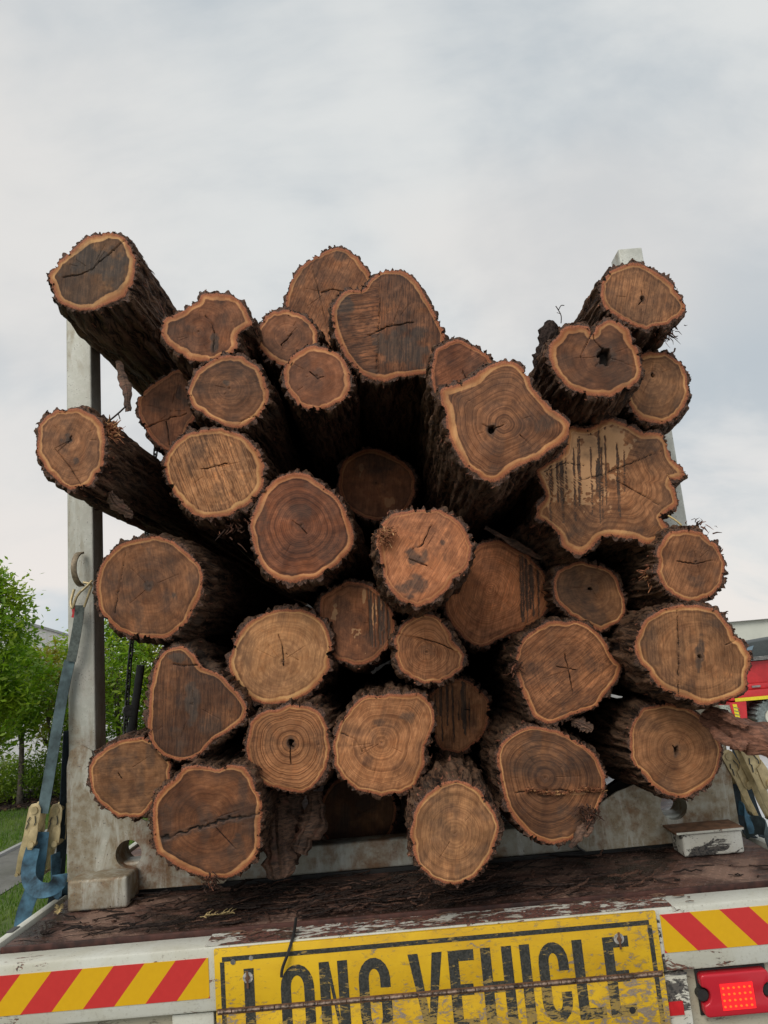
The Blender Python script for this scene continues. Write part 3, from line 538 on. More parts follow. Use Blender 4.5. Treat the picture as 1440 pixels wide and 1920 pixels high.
def make_log(L):
    k = L['k']; D = DEPTH[k]; g = np.random.default_rng(100+k); sc = D/FPX
    O = spline(L['o'], NA); pith = np.array(L['p'], float)
    gg = np.random.default_rng(500+k); uu = np.arange(NA)/NA; cO = O.mean(0)
    wv_ = ((vnoise(gg, None, uu, uu*0, 26, 1)-.5)*.0075+(vnoise(gg, None, uu, uu*0, 55, 1)-.5)*.004)/sc; dO = O-cO; O = O+dO/np.linalg.norm(dO, axis=1)[:, None]*wv_[:, None]
    tg = np.roll(O, -1, 0)-np.roll(O, 1, 0); tg /= np.linalg.norm(tg, axis=1)[:, None]
    area = .5*np.sum(O[:, 0]*np.roll(O[:, 1], -1)-np.roll(O[:, 0], -1)*O[:, 1])
    nrm = np.c_[tg[:, 1], -tg[:, 0]]*(1 if area > 0 else -1)
    R = math.sqrt(abs(area)/math.pi)*sc
    u = np.arange(NA)/NA
    h0 = ridge(g, u, np.zeros(NA), R)
    g = np.random.default_rng(100+k)
    jit = (h0-.5)*.020/sc+(vnoise(np.random.default_rng(k), None, u, u*0, 110, 1)-.5)*.012/sc
    jit *= .35+1.3*vnoise(np.random.default_rng(k+50), None, u, u*0, 13, 1)
    rim = O+nrm*jit[:, None]
    # ---- the cut
    rho = np.linspace(0, 1, NR+1)[1:]; rho = rho**.92
    ring_px = pith+(rim[None]-pith)*rho[:, None, None]
    # the outline jitter only belongs to the outer bark
    base = pith+(O[None]-pith)*rho[:, None, None]
    w = sstep(rho, .86, 1.0)[:, None, None]; Pp = base*(1-w)+ring_px*w
    P = np.vstack([Pp.reshape(-1, 2), pith[None]+.01])
    Oc = O[::2]
    e = np.empty(len(P))
    for i in range(0, len(P), 4096):
        e[i:i+4096] = np.sqrt(((P[i:i+4096, None]-Oc[None])**2).sum(2)).min(1)
    rr = np.r_[np.repeat(rho, NA), 0]
    outn = (np.linalg.norm(P-pith, axis=1)) 
    e_m = e*sc
    if True:  # outside the traced line the distance counts as bark
        last = np.arange(len(P))//NA >= NR-3
        dd = ((P[:, None]-O[None, ::4])**2).sum(2).argmin(1)*4
        sgn = ((P-O[dd])*nrm[dd]).sum(1); e_m = np.where(sgn > 0, 0, e_m)
    Rpx = R/sc
    dist = np.linalg.norm(P-pith, axis=1)
    ringv = (rr*rr+(1-rr)*dist/Rpx)*R+k*3.17
    A, st = L['saw'][0], L['saw'][1]
    def sawc(A): a = math.radians(A); return (P[:, 0]*math.sin(a)+P[:, 1]*math.cos(a))*sc
    saw = sawc(A)+k; sawS = np.full(len(P), st*1.0); dy = np.zeros(len(P))
    if 'saw2' in L:
        a, b = np.array(L['cut'][0], float), np.array(L['cut'][1], float); ab = b-a
        side = ((P[:, 0]-a[0])*ab[1]-(P[:, 1]-a[1])*ab[0])/np.linalg.norm(ab)+(n2(g, P[:, 0], P[:, 1], 12)-.5)*4
        s2 = side > 0
        if abs(ab[0]) > abs(ab[1]): s2 = side < 0
        saw = np.where(s2, saw, sawc(L['saw2'][0])+k+5); sawS = np.where(s2, sawS, L['saw2'][1])
        dy += np.where(s2, .0, .004)
    nz = n2(g, P[:, 0], P[:, 1], 14); nz2 = n2(g, P[:, 0]+300, P[:, 1]+200, 5); nz3 = n2(g, P[:, 0], P[:, 1]+90, 40)
    stain = np.zeros(len(P)); pale = np.zeros(len(P))
    for (x, y, a, b, s) in L['stains']:
        q = np.hypot((P[:, 0]-x)/a, (P[:, 1]-y)/b)+(nz-.5)*.9+(nz3-.5)*.6+(nz2-.5)*.4; stain = np.maximum(stain, s*sstep(q, 1.15, .35))
    for (x, y, a, b, s) in L['pales']:
        q = np.hypot((P[:, 0]-x)/a, (P[:, 1]-y)/b)+(nz-.5)*.8+(nz2-.5)*.5; pale = np.maximum(pale, s*sstep(q, 1.1, .7))
    # random blotches every cut has
    bl = n2(g, P[:, 0], P[:, 1]*.6, 24); stain = np.maximum(stain, .62*sstep(bl, .52, .88)*(1-L['tone']*.6)); b2 = n2(g, P[:, 0]*.8, P[:, 1], 60); stain = np.maximum(stain, .42*sstep(b2, .5, .8)*(nz*.6+.6))
    crack = np.zeros(len(P)); wob = (nz2-.5)*2.4
    for cpl in L['cracks']+L.get('cracks2', []):
        d = segd(P+wob[:, None]*(2.2 if L.get('wide') else 1)+(nz[:, None]-.5)*(5 if L.get('wide') else 2), cpl); wd = 3.2 if (L.get('wide') and cpl is L['cracks'][0]) else .85
        v = sstep(d, wd+.75, wd*.3)*np.clip(.35+nz*1.1, 0, 1); crack = np.maximum(crack, v)
        if wd > 2: pale = np.maximum(pale, .6*sstep(d, 9, 4)*(nz2 > .45)); stain = np.maximum(stain, .6*sstep(d, 14, 5))
    # fine radial checks
    th = np.arctan2(P[:, 1]-pith[1], P[:, 0]-pith[0])
    for q in range(g.integers(3, 7)):
        a0 = g.uniform(-math.pi, math.pi); r0, r1 = sorted(g.uniform(.05, .9, 2)); r1 = min(r1, r0+.4)
        dth = np.abs((th-a0+math.pi) % (2*math.pi)-math.pi)*dist+wob*.3
        crack = np.maximum(crack, .33*sstep(dth, 1.0, .3)*((rr > r0) & (rr < r1)))
    if L['rings'] < 1:
        d0 = dist+wob; crack = np.maximum(crack, .6*sstep(d0, 2.6, 1.2)); stain = np.maximum(stain, .4*sstep(dist, 12, 3))
    if 'drips' in L:
        x0, x1, y0, y1 = L['drips'][0]
        for q in range(24):
            xx = g.uniform(x0, x1); xx = x0+(x1-x0)*(round((xx-x0)/(x1-x0)*6)/6)*.97+g.normal(0, (x1-x0)*.035); ya = g.uniform(y0-20, y0+(y1-y0)*.35); yb = g.uniform(y0+(y1-y0)*.5, y1)
            wv = g.uniform(.5, 1.5)*(1+.6*np.sin(P[:, 1]*.11+q)); d = np.abs(P[:, 0]-xx-wob*.7-(P[:, 1]-ya)*.03)
            v = sstep(d, wv+.9, wv*.4)*((P[:, 1] > ya) & (P[:, 1] < yb)); stain = np.maximum(stain, v); pale *= (1-v); crack = np.maximum(crack, .42*v)
        low = sstep(P[:, 1], y0+(y1-y0)*.45, y1); pale *= np.where(nz2 < low*.95, .15, 1)
    if 'hole' in L:
        x, y, a, b = L['hole']; q = np.hypot((P[:, 0]-x+wob)/a, (P[:, 1]-y+wob)/b)+(nz2-.5)*.7
        v = sstep(q, 1.1, .75); crack = np.maximum(crack, v); dy += .03*v; stain = np.maximum(stain, .7*sstep(q, 2.6, 1))
    dy += .006*crack+(nz-.5)*.0022+(nz3-.5)*.004
    # outer bark steps back a little and crumbles
    dy += sstep(e_m, .008, 0)*(nz2*.007)
    tx, tz = g.uniform(-.07, .07), g.uniform(-.05, .08)
    cen = un(np.array([O[:, 0].mean()]), np.array([O[:, 1].mean()]), D)[0]
    nv = np.array([tx, -1.0, tz]); org = np.array([0, 0, H])
    def toplane(Q):
        d = ray(Q[:, 0], Q[:, 1]); tt = ((cen-org)@nv)/(d@nv); return org+d*tt[:, None]
    V3 = toplane(P); V3[:, 1] += dy
    ids = np.arange(NR*NA).reshape(NR, NA); F = np.stack([ids[:-1], ids[1:], np.roll(ids[1:], -1, 1), np.roll(ids[:-1], -1, 1)], -1).reshape(-1, 4)
    cidx = NR*NA; i0 = ids[0][::2]; F2 = np.stack([np.full(NA//2, cidx), i0, ids[0][1::2], np.roll(i0, -1)], -1)
    F = np.vstack([F, F2])
    if area < 0: F = F[:, ::-1]
    root = empty('log', tuple(cen), L['label'], 'log', 'sawn logs stacked on the trailer')
    me = me_np('cut_face', V3-cen, F, True)
    set_attr(me, 'wa', np.c_[e_m, ringv, saw]); set_attr(me, 'wb', np.c_[stain, pale, crack])
    set_attr(me, 'wc', np.c_[np.full(len(P), L['tone']), np.full(len(P), L['warm']), np.full(len(P), L['rings'])])
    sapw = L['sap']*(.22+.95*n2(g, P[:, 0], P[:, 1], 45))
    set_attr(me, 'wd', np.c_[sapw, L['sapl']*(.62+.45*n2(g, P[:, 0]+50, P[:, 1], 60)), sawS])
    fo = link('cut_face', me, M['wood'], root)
    # ---- the bark
    rim3 = toplane(rim); c3 = toplane(np.array([[O[:, 0].mean(), O[:, 1].mean()]]))[0]
    rim3[:, 1] += dy[ids[-1]]
    base3 = toplane(O); tb = np.roll(base3, -1, 0)-np.roll(base3, 1, 0); tb /= np.linalg.norm(tb, axis=1)[:, None]
    nb = np.c_[-tb[:, 2], np.zeros(NA), tb[:, 0]]; 
    if ((base3-c3)*nb).sum() < 0: nb = -nb
    s1 = np.arange(0, .34, .0085); s2 = .34*1.22**np.arange(0, 14); s2 = s2[s2 < 5.2]; sv = np.r_[s1, s2, 5.3]
    length = g.uniform(4.4, 5.4); sv = sv*(length/5.3) if False else np.minimum(sv, length)
    sv = np.unique(sv); ns = len(sv)
    U, SS = np.meshgrid(u, sv); g2 = np.random.default_rng(100+k); h = ridge(g2, U.ravel(), SS.ravel(), R).reshape(ns, NA)
    amp = .022+.014*np.clip(sv/.03, 0, 1)
    off = (h-.5)*amp[:, None]+.004*np.clip(sv/.015, 0, 1)[:, None]
    off[0] = 0
    g3 = np.random.default_rng(900+k); ln = vnoise(g3, None, U.ravel(), SS.ravel(), 6, .6).reshape(ns, NA)-.5
    off += ln*.04*np.clip(sv/.2, 0, 1)[:, None]
    dx, dz = L.get('ax', (g.uniform(-.008, .008), g.uniform(-.006, .006)))
    gr = L.get('grow', .03); tap = 1+gr*np.minimum(sv, 2.5)
    B = np.where(np.arange(ns)[:, None, None] == 0, rim3[None], base3[None])
    B = c3+(B-c3)*np.stack([tap, np.ones(ns), tap], -1)[:, None, :]+nb[None]*off[..., None]
    fade = np.clip(1-sv/1.0, 0, 1); B[:, :, 1] = c3[1]+(B[:, :, 1]-c3[1])*fade[:, None]
    B[:, :, 0] += dx*sv[:, None]; B[:, :, 1] += sv[:, None]; B[:, :, 2] += dz*sv[:, None]
    endc = B[-1].mean(0); Bend = np.stack([endc+(B[-1]-endc)*.55, endc+(B[-1]-endc)*.02]); B = np.concatenate([B, Bend]); nn = ns+2
    idb = np.arange(nn*NA).reshape(nn, NA); FB = np.stack([idb[:-1], np.roll(idb[:-1], -1, 1), np.roll(idb[1:], -1, 1), idb[1:]], -1).reshape(-1, 4)
    if area < 0: FB = FB[:, ::-1]
    mb = me_np('bark', B.reshape(-1, 3)-cen, FB, True)
    per = 2*math.pi*R; ba = np.zeros((nn, NA, 3)); ba[:ns, :, 0] = h; ba[:ns, :, 1] = u*per+k; ba[:ns, :, 2] = sv[:, None]
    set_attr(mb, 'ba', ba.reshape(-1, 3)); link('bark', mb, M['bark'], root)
    # ---- crumbs and fibres of bark, joined
    nf = int(190+900*R*2); VV = []; 
    ii = g.integers(0, NA, nf); rim_q = g.random(nf) < .55
    depth = np.where(rim_q, g.uniform(-.004, .012, nf), g.uniform(0, .5, nf)**1.4)
    row = np.clip(np.searchsorted(sv, depth), 0, ns-1)
    bp = B[row, ii]-cen; bp[rim_q] += -nb[ii][rim_q]*g.uniform(0, .006, rim_q.sum())[:, None]
    ln_ = np.where(rim_q, g.uniform(.003, .009, nf), g.uniform(.010, .095, nf)*g.random(nf)**1.5+.004); wd = np.where(rim_q, g.uniform(.002, .0065, nf), g.uniform(.0018, .007, nf))
    tn = np.c_[nb[:, 2], np.zeros(NA), -nb[:, 0]][ii]; nn_ = nb[ii]; yv = np.array([0, 1.0, 0])
    a = np.where(rim_q, g.uniform(-1.6, 1.6, nf), g.uniform(-.35, .35, nf))[:, None]; bb = np.where(rim_q, g.uniform(-.6, 1.6, nf), np.where(depth < .12, 1, g.choice([-1, 1], nf))*g.uniform(1.0, 2.4, nf))[:, None]
    lf = np.where(rim_q, g.uniform(.1, .8, nf), g.uniform(-.02, .20, nf)*g.uniform(.2, 1.3, nf))[:, None]
    dr = nn_*lf+tn*a+yv*bb; dr /= np.linalg.norm(dr, axis=1)[:, None]
    sd_ = np.cross(dr, nn_+.3*tn); sd_ /= np.linalg.norm(sd_, axis=1)[:, None]+1e-9; up_ = np.cross(sd_, dr)
    q0 = bp-dr*.003; q1 = bp+dr*(ln_*.55)[:, None]+nn_*(g.uniform(-.001, .002, nf))[:, None]; q2 = bp+dr*ln_[:, None]+tn*(g.uniform(-.003, .003, nf))[:, None]
    th_ = wd*.4
    vs = []
    for q, f1 in ((q0, 1.0), (q1, .9), (q2, .25)):
        for sa, sb in ((-1, -1), (1, -1), (1, 1), (-1, 1)): vs.append(q+sd_*(sa*wd*f1/2)[:, None]+up_*(sb*th_*f1/2)[:, None])
    VF = np.stack(vs, 1).reshape(-1, 3); b0 = (np.arange(nf)*12)[:, None]
    fl = []
    for r_ in (0, 4):
        for q in range(4): fl.append(b0+np.array([r_+q, r_+(q+1) % 4, r_+4+(q+1) % 4, r_+4+q]))
    fl.append(b0+np.array([8, 9, 10, 11]))
    mf = me_np('bark_fibres', VF, np.concatenate(fl), False); fo2 = link('bark_fibres', mf, M['shred'], root); fo2['kind'] = 'stuff'
    LOG_OBJ[k] = root
    return root
for L in LOGS: make_log(L)

# ------------------------------------------------------------------ trailer
DZ = 1.11                                   # deck top
TL, TR = -1.265, 1.215
trailer = empty('log_trailer', (0, 2.25, 0), 'white framed flat deck trailer with muddy steel deck and red yellow chevrons', 'trailer')
trailer.location = (0, 0, 0)
mb = MB(); mb.box((-1.225, 2.372, 1.05), (1.175, 9.2, DZ)); mb.build('deck_plate', M['deck'], trailer)
mb = MB(); mb.box((-1.228, 2.362, 1.075), (1.178, 2.3715, DZ+.003)); mb.build('deck_edge', M['edge'], trailer, bevel=.003)
# raised tread pattern of the deck sheet
vv = []; 
mb = MB()
for iy in range(30):
    for ix in range(92):
        x = -1.205+ix*.026+(iy % 2)*.013; y = 2.39+iy*.022
        if x > 1.16: continue
        a = math.radians(38 if (ix+iy) % 2 else -38); ca, sa = math.cos(a), math.sin(a); l, w, hh = .010, .0028, .0022
        P = [(-l, 0, 0), (0, -w, 0), (l, 0, 0), (0, w, 0), (0, 0, hh)]
        mb.add([(x+p[0]*ca-p[1]*sa, y+p[0]*sa+p[1]*ca, DZ-.0003+p[2]) for p in P], [(0, 1, 4), (1, 2, 4), (2, 3, 4), (3, 0, 4)])
o = mb.build('tread_bars', M['deck'], trailer); o['kind'] = 'stuff'
# rear frame
mb = MB(); mb.box((TL-.003, 2.25, .94), (TR+.003, 2.345, 1.104)); mb.build('top_rail', M['white'], trailer, bevel=.008)
mb = MB(); mb.box((-.60, 2.2535, 1.1045), (.70, 2.343, 1.1065)); mb.build('worn_rail_cap', M['peel'], trailer)
mb = MB(); mb.box((TL, 2.285, .50), (TR, 2.30, .94)); mb.build('rear_panel', M['cream'], trailer)
mb = MB(); mb.box((-.70, 2.262, .5), (-.585, 2.285, .936)); mb.build('bracket_plate', M['white'], trailer, bevel=.003)
mb = MB(); mb.box((.650, 2.250, .5), (.712, 2.285, .936)); mb.build('bracket_plate', M['chip'], trailer, bevel=.003)
mb = MB(); mb.box((.652, 2.247, .933), (.712, 2.2495, .938)); mb.box((.646, 2.2470, .945), (.6585, 2.2498, 1.098)); mb.build('bracket_lip', M['chip'], trailer)
mb = MB(); mb.box((.6435, 2.246, .835), (.690, 2.2498, .868)); o = mb.build('reflector', make_plain('reflector_red', (.62, .02, .025), .3, 0, .1, 60, .05), trailer); o['label'] = 'small plain red reflector tape'
mb = MB(); mb.box((-1.262, 2.2482, .976), (-.591, 2.2498, 1.077)); mb.build('chevron_strip', make_chevron(-.85, .172, 1.511, 'chevron_rising'), trailer)
mb = MB(); mb.box((.662, 2.2482, .989), (1.21, 2.2498, 1.086)); mb.build('chevron_strip', make_chevron(.92, .165, -1.579, 'chevron_falling'), trailer)
for x0, x1, nm in ((TL, -1.236, 'side_rail'), (1.186, TR, 'side_rail')):
    mb = MB(); mb.box((x0, 2.346, .98), (x1, 9.2, 1.122)); mb.build(nm, M['white'], trailer, bevel=.008)
# slots in the side rail: dark slabs on top paint in the shade inside
for y in (2.46, 3.1, 3.74):
    mb = MB(); mb.box((-1.262, y, 1.1225), (-1.243, y+.05, 1.1245)); mb.build('rope_slot', M['slotshade'], trailer)
mb = MB(); mb.box((-.5, 2.4, .62), (-.40, 9, 1.045)); mb.box((.35, 2.4, .62), (.45, 9, 1.045)); mb.build('chassis_beam', M['black'], trailer, bevel=.005)
for x in (-1.0, .72):
    mb = MB(); mb.tube([(x-.02, 4.2, .5), (x+.26, 4.2, .5)], .5, 28); o = mb.build('wheel', M['rubber'], trailer, smooth='auto')
    mb = MB(); mb.tube([(x-.03, 4.2, .5), (x+.28, 4.2, .5)], .27, 20); mb.build('rim', M['bolt'], o, smooth='auto')
mb = MB(); mb.box((-1.1, 8.7, DZ), (1.05, 8.78, 3.1)); mb.build('gap_backing', M['black'], trailer, bevel=.01)  # unseen plate added so the gaps between logs stay dark instead of showing sky
# tail lamp
lx0, lx1, lz0, lz1 = .748, .935, .818, .925
lamp = MB()
pts = []
cx, cz = (lx0+lx1)/2, (lz0+lz1)/2; hw, hh, rc, nr = (lx1-lx0)/2, (lz1-lz0)/2, .012, .022
def arc(cx_, cz_, r, a0, a1, n=6): return [(cx_+r*math.cos(math.radians(a0+(a1-a0)*i/n)), cz_+r*math.sin(math.radians(a0+(a1-a0)*i/n))) for i in range(n+1)]
pts = arc(cx-hw+rc, cz+hh-rc, rc, 180, 90)+arc(cx+hw-rc, cz+hh-rc, rc, 90, 0)+arc(cx+hw, cz, nr, 90, 270, 8)+arc(cx+hw-rc, cz-hh+rc, rc, 0, -90)+arc(cx-hw+rc, cz-hh+rc, rc, -90, -180)+arc(cx-hw, cz, nr, -90, 90, 8)
m_, t_, b_ = mat('red_lamp_lens'); b_.inputs['Base Color'].default_value = (.55, .02, .035, 1); b_.inputs['Roughness'].default_value = .18
lamp.prism(pts, 2.252, 2.284); lo = lamp.build('tail_lamp', m_, trailer, bevel=.005, seg=3)
m2, t_, b_ = mat('lit_led_field'); b_.inputs['Base Color'].default_value = (.7, .01, .015, 1); b_.inputs['Emission Color'].default_value = (1, .012, .015, 1); b_.inputs['Emission Strength'].default_value = .85
m3, t_, b_ = mat('lit_led'); b_.inputs['Base Color'].default_value = (.5, .05, .02, 1); b_.inputs['Specular IOR Level'].default_value = .1; b_.inputs['Emission Color'].default_value = (1, .17, .02, 1); b_.inputs['Emission Strength'].default_value = 1.0
mb = MB(); mb.box((.797, 2.2506, .834), (.886, 2.2518, .899)); mb.build('led_panel', m2, lo)
for r_ in range(4):
    for c_ in range(6):
        mb = MB(); x = .803+c_*.0145+(3-r_)*.0004; z = .889-r_*.0152
        ring_ = [(x+.0034*math.cos(a*math.pi/4), z+.0029*math.sin(a*math.pi/4)) for a in range(8)]
        if r_ == 0 and c_ == 0: mb.prism([(p[0]-x, p[1]-z) for p in ring_], -.0012, 0); led0 = mb.build('led', m3, lo); led = led0
        else: led = led0.copy(); COL.objects.link(led); led.parent = lo
        led.location = (x, 2.2502, z)
for x in (cx-hw+.004, cx+hw-.004):
    mb = MB(); mb.tube([(x, 2.262, cz), (x, 2.284, cz)], .015, 14); mb.build('lamp_screw', M['black'], lo, smooth='auto')
mb = MB(); mb.box((cx-hw-.004, 2.2795, cz-hh-.004), (cx+hw+.004, 2.2845, cz+hh+.004)); mb.build('lamp_base', M['black'], lo, bevel=.002)

# ------------------------------------------------------------------ LONG VEHICLE board
sx0, sx1, sz0, szh, sz1 = -.572, .648, .790, .945, 1.100
sign = empty('warning_sign', (0, 0, 0), 'worn yellow folding board reading LONG VEHICLE in black capitals', 'sign')
YS = 2.236
for nm, a, b in (('upper_panel', szh+.002, sz1), ('lower_panel', sz0, szh-.002)):
    mb = MB(); mb.box((sx0, YS, a), (sx1, YS+.012, b)); mb.build(nm, M['sign'], sign, bevel=.0015)
for i in range(31):                         # piano hinge knuckles
    x = sx0+.006+i*(sx1-sx0-.012)/31; w_ = (sx1-sx0-.012)/31
    if i == 0:
        mb = MB(); mb.tube([(0, 0, 0), (w_*.93, 0, 0)], .0042, 8); hk = hk0 = mb.build('hinge_knuckle', make_plain('rusty_hinge', (.24, .17, .13), .5, .4, .6, 120, .3), sign, smooth='auto')
    else: hk = hk0.copy(); COL.objects.link(hk); hk.parent = sign
    hk.location = (x, YS-.002, szh)
mb = MB(); mb.box((sx0+.004, YS-.0012, szh-.0075), (sx1-.004, YS-.0002, szh+.0075)); mb.build('hinge_leaf', M['rust'], sign)
def flat(polys, name, y=YS-.0007, material=None, parent=None):
    mb = MB()
    for p in polys: mb.prism(p, y, y+.0006)
    return mb.build(name, material or M['letter'], parent or sign)
ZB, ZT, SW = .848, 1.046, .0275
def rect(x0, z0, x1, z1): return [(x0, z0), (x1, z0), (x1, z1), (x0, z1)]
def band(x0, x1, z0, z1, a0, a1, n=9, sw=SW):       # vertical stadium ring, the part between two angles of its round ends
    r = (x1-x0)/2; cx_ = (x0+x1)/2; out = []
    for top in (1, 0):
        cz_ = z1-r*1.25 if top else z0+r*1.25
        aa0, aa1 = (0, 180) if top else (180, 360)
        if top == 1: aa0 = max(aa0, a0)
        else: aa1 = min(aa1, a1)
        for i in range(n):
            b0 = math.radians(aa0+(aa1-aa0)*i/n); b1 = math.radians(aa0+(aa1-aa0)*(i+1)/n)
            f = lambda rad, an: (cx_+rad*math.cos(an), cz_+rad*1.25*math.sin(an)) if rad == r else (cx_+rad*math.cos(an), cz_+(r*1.25-sw)*math.sin(an))
            out.append([f(r-sw, b0), f(r, b0), f(r, b1), f(r-sw, b1)])
    return out, z0+r*1.25, z1-r*1.25
def LT(ch, x0, x1):
    s = SW
    if ch == 'L': return [rect(x0, ZB, x0+s, ZT), rect(x0+s, ZB, x1, ZB+s)]
    if ch == 'E': m = (ZB+ZT)/2; return [rect(x0, ZB, x0+s, ZT), rect(x0+s, ZB, x1, ZB+s), rect(x0+s, ZT-s, x1, ZT), rect(x0+s, m-s/2, x1-.008, m+s/2)]
    if ch == 'I': return [rect(x0, ZB, x0+s, ZT)]
    if ch == 'H': m = (ZB+ZT)/2; return [rect(x0, ZB, x0+s, ZT), rect(x1-s, ZB, x1, ZT), rect(x0+s, m-s/2, x1-s, m+s/2)]
    if ch == 'N': return [rect(x0, ZB, x0+s, ZT), rect(x1-s, ZB, x1, ZT), [(x0+s, ZT), (x0+s, ZT-.055), (x1-s, ZB), (x1-s, ZB+.055)]]
    if ch == 'V': m = (x0+x1)/2; return [[(x0, ZT), (m-s*.45, ZB), (m, ZB), (m, ZB+.045), (x0+s, ZT)], [(x1, ZT), (x1-s, ZT), (m, ZB+.045), (m, ZB), (m+s*.45, ZB)]]
    if ch == 'O':
        out, za, zb = band(x0, x1, ZB, ZT, 0, 360); return out+[rect(x0, za, x0+s, zb), rect(x1-s, za, x1, zb)]
    if ch == 'C':
        out, za, zb = band(x0, x1, ZB, ZT, 0, 360); return out+[rect(x0, za, x0+s, zb), rect(x1-s, zb-.022, x1, zb), rect(x1-s, za, x1, za+.022)]
    if ch == 'G':
        out, za, zb = band(x0, x1, ZB, ZT, 0, 360); return out+[rect(x0, za, x0+s, zb), rect(x1-s, zb-.022, x1, zb), rect(x1-s, za, x1, za+.050), rect(x1-s*1.9, za+.033, x1-s, za+.050)]
for ch, x0, x1 in (('L', -.492, -.418), ('O', -.393, -.302), ('N', -.286, -.208), ('G', -.180, -.094), ('V', -.042, .052), ('E', .068, .138), ('H', .157, .242), ('I', .264, .2875), ('C', .312, .393), ('L', .408, .480), ('E', .492, .562)):
    o = flat(LT(ch, x0, x1), 'letter'); o['label'] = 'black capital '+ch
for a in (rect(sx0+.022, sz1-.032, sx1-.022, sz1-.020), rect(sx0+.022, sz0+.020, sx1-.022, sz0+.032)): flat([a], 'border_line')
for a in (rect(sx0+.016, sz0+.033, sx0+.028, sz1-.033), rect(sx1-.028, sz0+.033, sx1-.016, sz1-.033)): flat([a], 'border_line')
for x, z in ((-.481, 1.024), (.538, 1.040)):
    mb = MB(); mb.tube([(x, YS-.0022, z), (x, YS-.0009, z)], .014, 16); w_ = mb.build('washer', make_plain('scuffed_white', (.5, .48, .44), .6, 0, .3, 150), sign, smooth='auto')
    mb = MB(); mb.tube([(x, YS-.009, z), (x, YS-.002, z)], .0065, 6); mb.build('bolt_head', M['rust'], w_, smooth='auto')
    mb = MB(); mb.box((x-.0025, YS-.010, z-.024), (x+.0025, YS-.006, z+.018)); mb.build('split_pin', M['rust'], w_)
for x, z, r_ in ((.549, .862, .0085), (-.520, 1.066, .007), (-.47, 1.072, .006)):
    mb = MB(); mb.tube([(x, YS-.0016, z), (x, YS-.0009, z)], r_, 14); mb.build('bolt_hole' if r_ > .008 else 'bare_spot', M['black'] if r_ > .008 else M['bolt'], sign, smooth='auto')

# ------------------------------------------------------------------ steel bolster with its two posts
bol = empty('steel_bolster', (0, 0, 0), 'galvanised steel bolster frame with two tall posts holding the log pile', 'stake frame')
PLx0, PLx1, PRx0, PRx1, PT = -1.207, -1.108, 1.036, 1.133, 3.381
for a, b in ((PLx0, PLx1), (PRx0, PRx1)):
    mb = MB(); mb.box((a, 2.782, 1.12), (b, 2.885, PT)); po = mb.build('post', M['galv'], bol, bevel=.006, seg=3)
mb = MB(); mb.box((-1.10, 2.80, 1.125), (1.03, 2.885, 1.218)); mb.build('cross_beam', M['galv'], bol, bevel=.008, seg=3)
mb = MB(); mb.box((-1.10, 2.80, 1.1105), (1.03, 2.86, 1.1245)); mb.build('gap_shade_strip', M['black'], bol)  # black strip stands in for the shade in the gap under the beam
def gusset(sgn):
    X = (lambda x: x) if sgn > 0 else (lambda x: -.074-x)
    out = [(-1.207, 1.135), (-1.207, 1.56), (-1.195, 1.615), (-1.155, 1.632), (-1.118, 1.61), (-1.106, 1.56), (-1.09, 1.47), (-1.03, 1.405), (-.93, 1.355), (-.80, 1.315), (-.70, 1.262), (-.650, 1.222), (-.632, 1.185), (-.640, 1.150), (-.665, 1.130)]
    hx, hz, r = -.992, 1.252, .046
    hole = [(hx+r*math.cos(math.radians(-90-a)), hz+r*math.sin(math.radians(-90-a))) for a in range(0, 361, 15)]
    n = len(out); poly = out[:]+[(-.99, 1.131)]+hole+[(-.9901, 1.131)]
    pts = [(X(x), z) for x, z in poly]
    from mathutils.geometry import tessellate_polygon
    po2 = [(X(x), z) for x, z in out]; ho2 = [(X(x), z) for x, z in hole[:-1]]; al = po2+ho2
    tris = tessellate_polygon([[Vector((a, b, 0)) for a, b in po2], [Vector((a, b, 0)) for a, b in ho2]]); K = len(al)
    V = [(a, 2.768, b) for a, b in al]+[(a, 2.779, b) for a, b in al]; FF = [tuple(t_) for t_ in tris]+[tuple(i+K for i in t_[::-1]) for t_ in tris]
    n0, n1_ = len(po2), len(ho2)
    FF += [(i, (i+1) % n0, (i+1) % n0+K, i+K) for i in range(n0)]+[(n0+i, n0+(i+1) % n1_, n0+(i+1) % n1_+K, n0+i+K) for i in range(n1_)]
    mb = MB(); mb.add(V, FF); g1 = mb.build('gusset_plate', M['galvd'], bol)
    mb = MB(); hole_o = [(hx+r*math.cos(math.radians(a)), hz+r*math.sin(math.radians(a))) for a in range(0, 360, 12)]
    V = [(X(x), y, z) for y in (2.7795, 2.90) for x, z in hole_o]; k = len(hole_o)
    mb.add(V, [(i, (i+1) % k, (i+1) % k+k, i+k) for i in range(k)]); mb.build('sleeve', M['galvd'], g1, smooth=True)
gusset(1); gusset(-1)
mb = MB(); ed = [(-.074-x, z) for x, z in [(-.70, 1.262), (-.650, 1.222), (-.632, 1.185), (-.640, 1.150), (-.665, 1.130)]]; mb.tube(sm([Vector((a, 2.7665, b)) for a, b in ed], 5), .0035, 6); mb.build('end_outline', M['black'], bol)  # thin black outline along the rounded end of the right gusset
mb = MB(); mb.ribbon([un1(1112, 1522, 2.93), un1(1215, 1448, 2.93)], (.5, 0, .85), .085, .04); mb.build('brace', M['black'], bol)
mb = MB(); mb.box((-1.155, 2.645, 1.1125), (-.955, 2.766, 1.210)); f1 = mb.build('foot', M['galvd'], bol, bevel=.010, seg=3)
mb = MB(); mb.box((.892, 2.655, 1.1125), (1.092, 2.766, 1.186)); f2 = mb.build('foot', M['chip'], bol, bevel=.008, seg=3)
mb = MB(); mb.box((.868, 2.645, 1.187), (1.098, 2.766, 1.195)); mb.build('cap_plate', M['rust'], f2, bevel=.002)
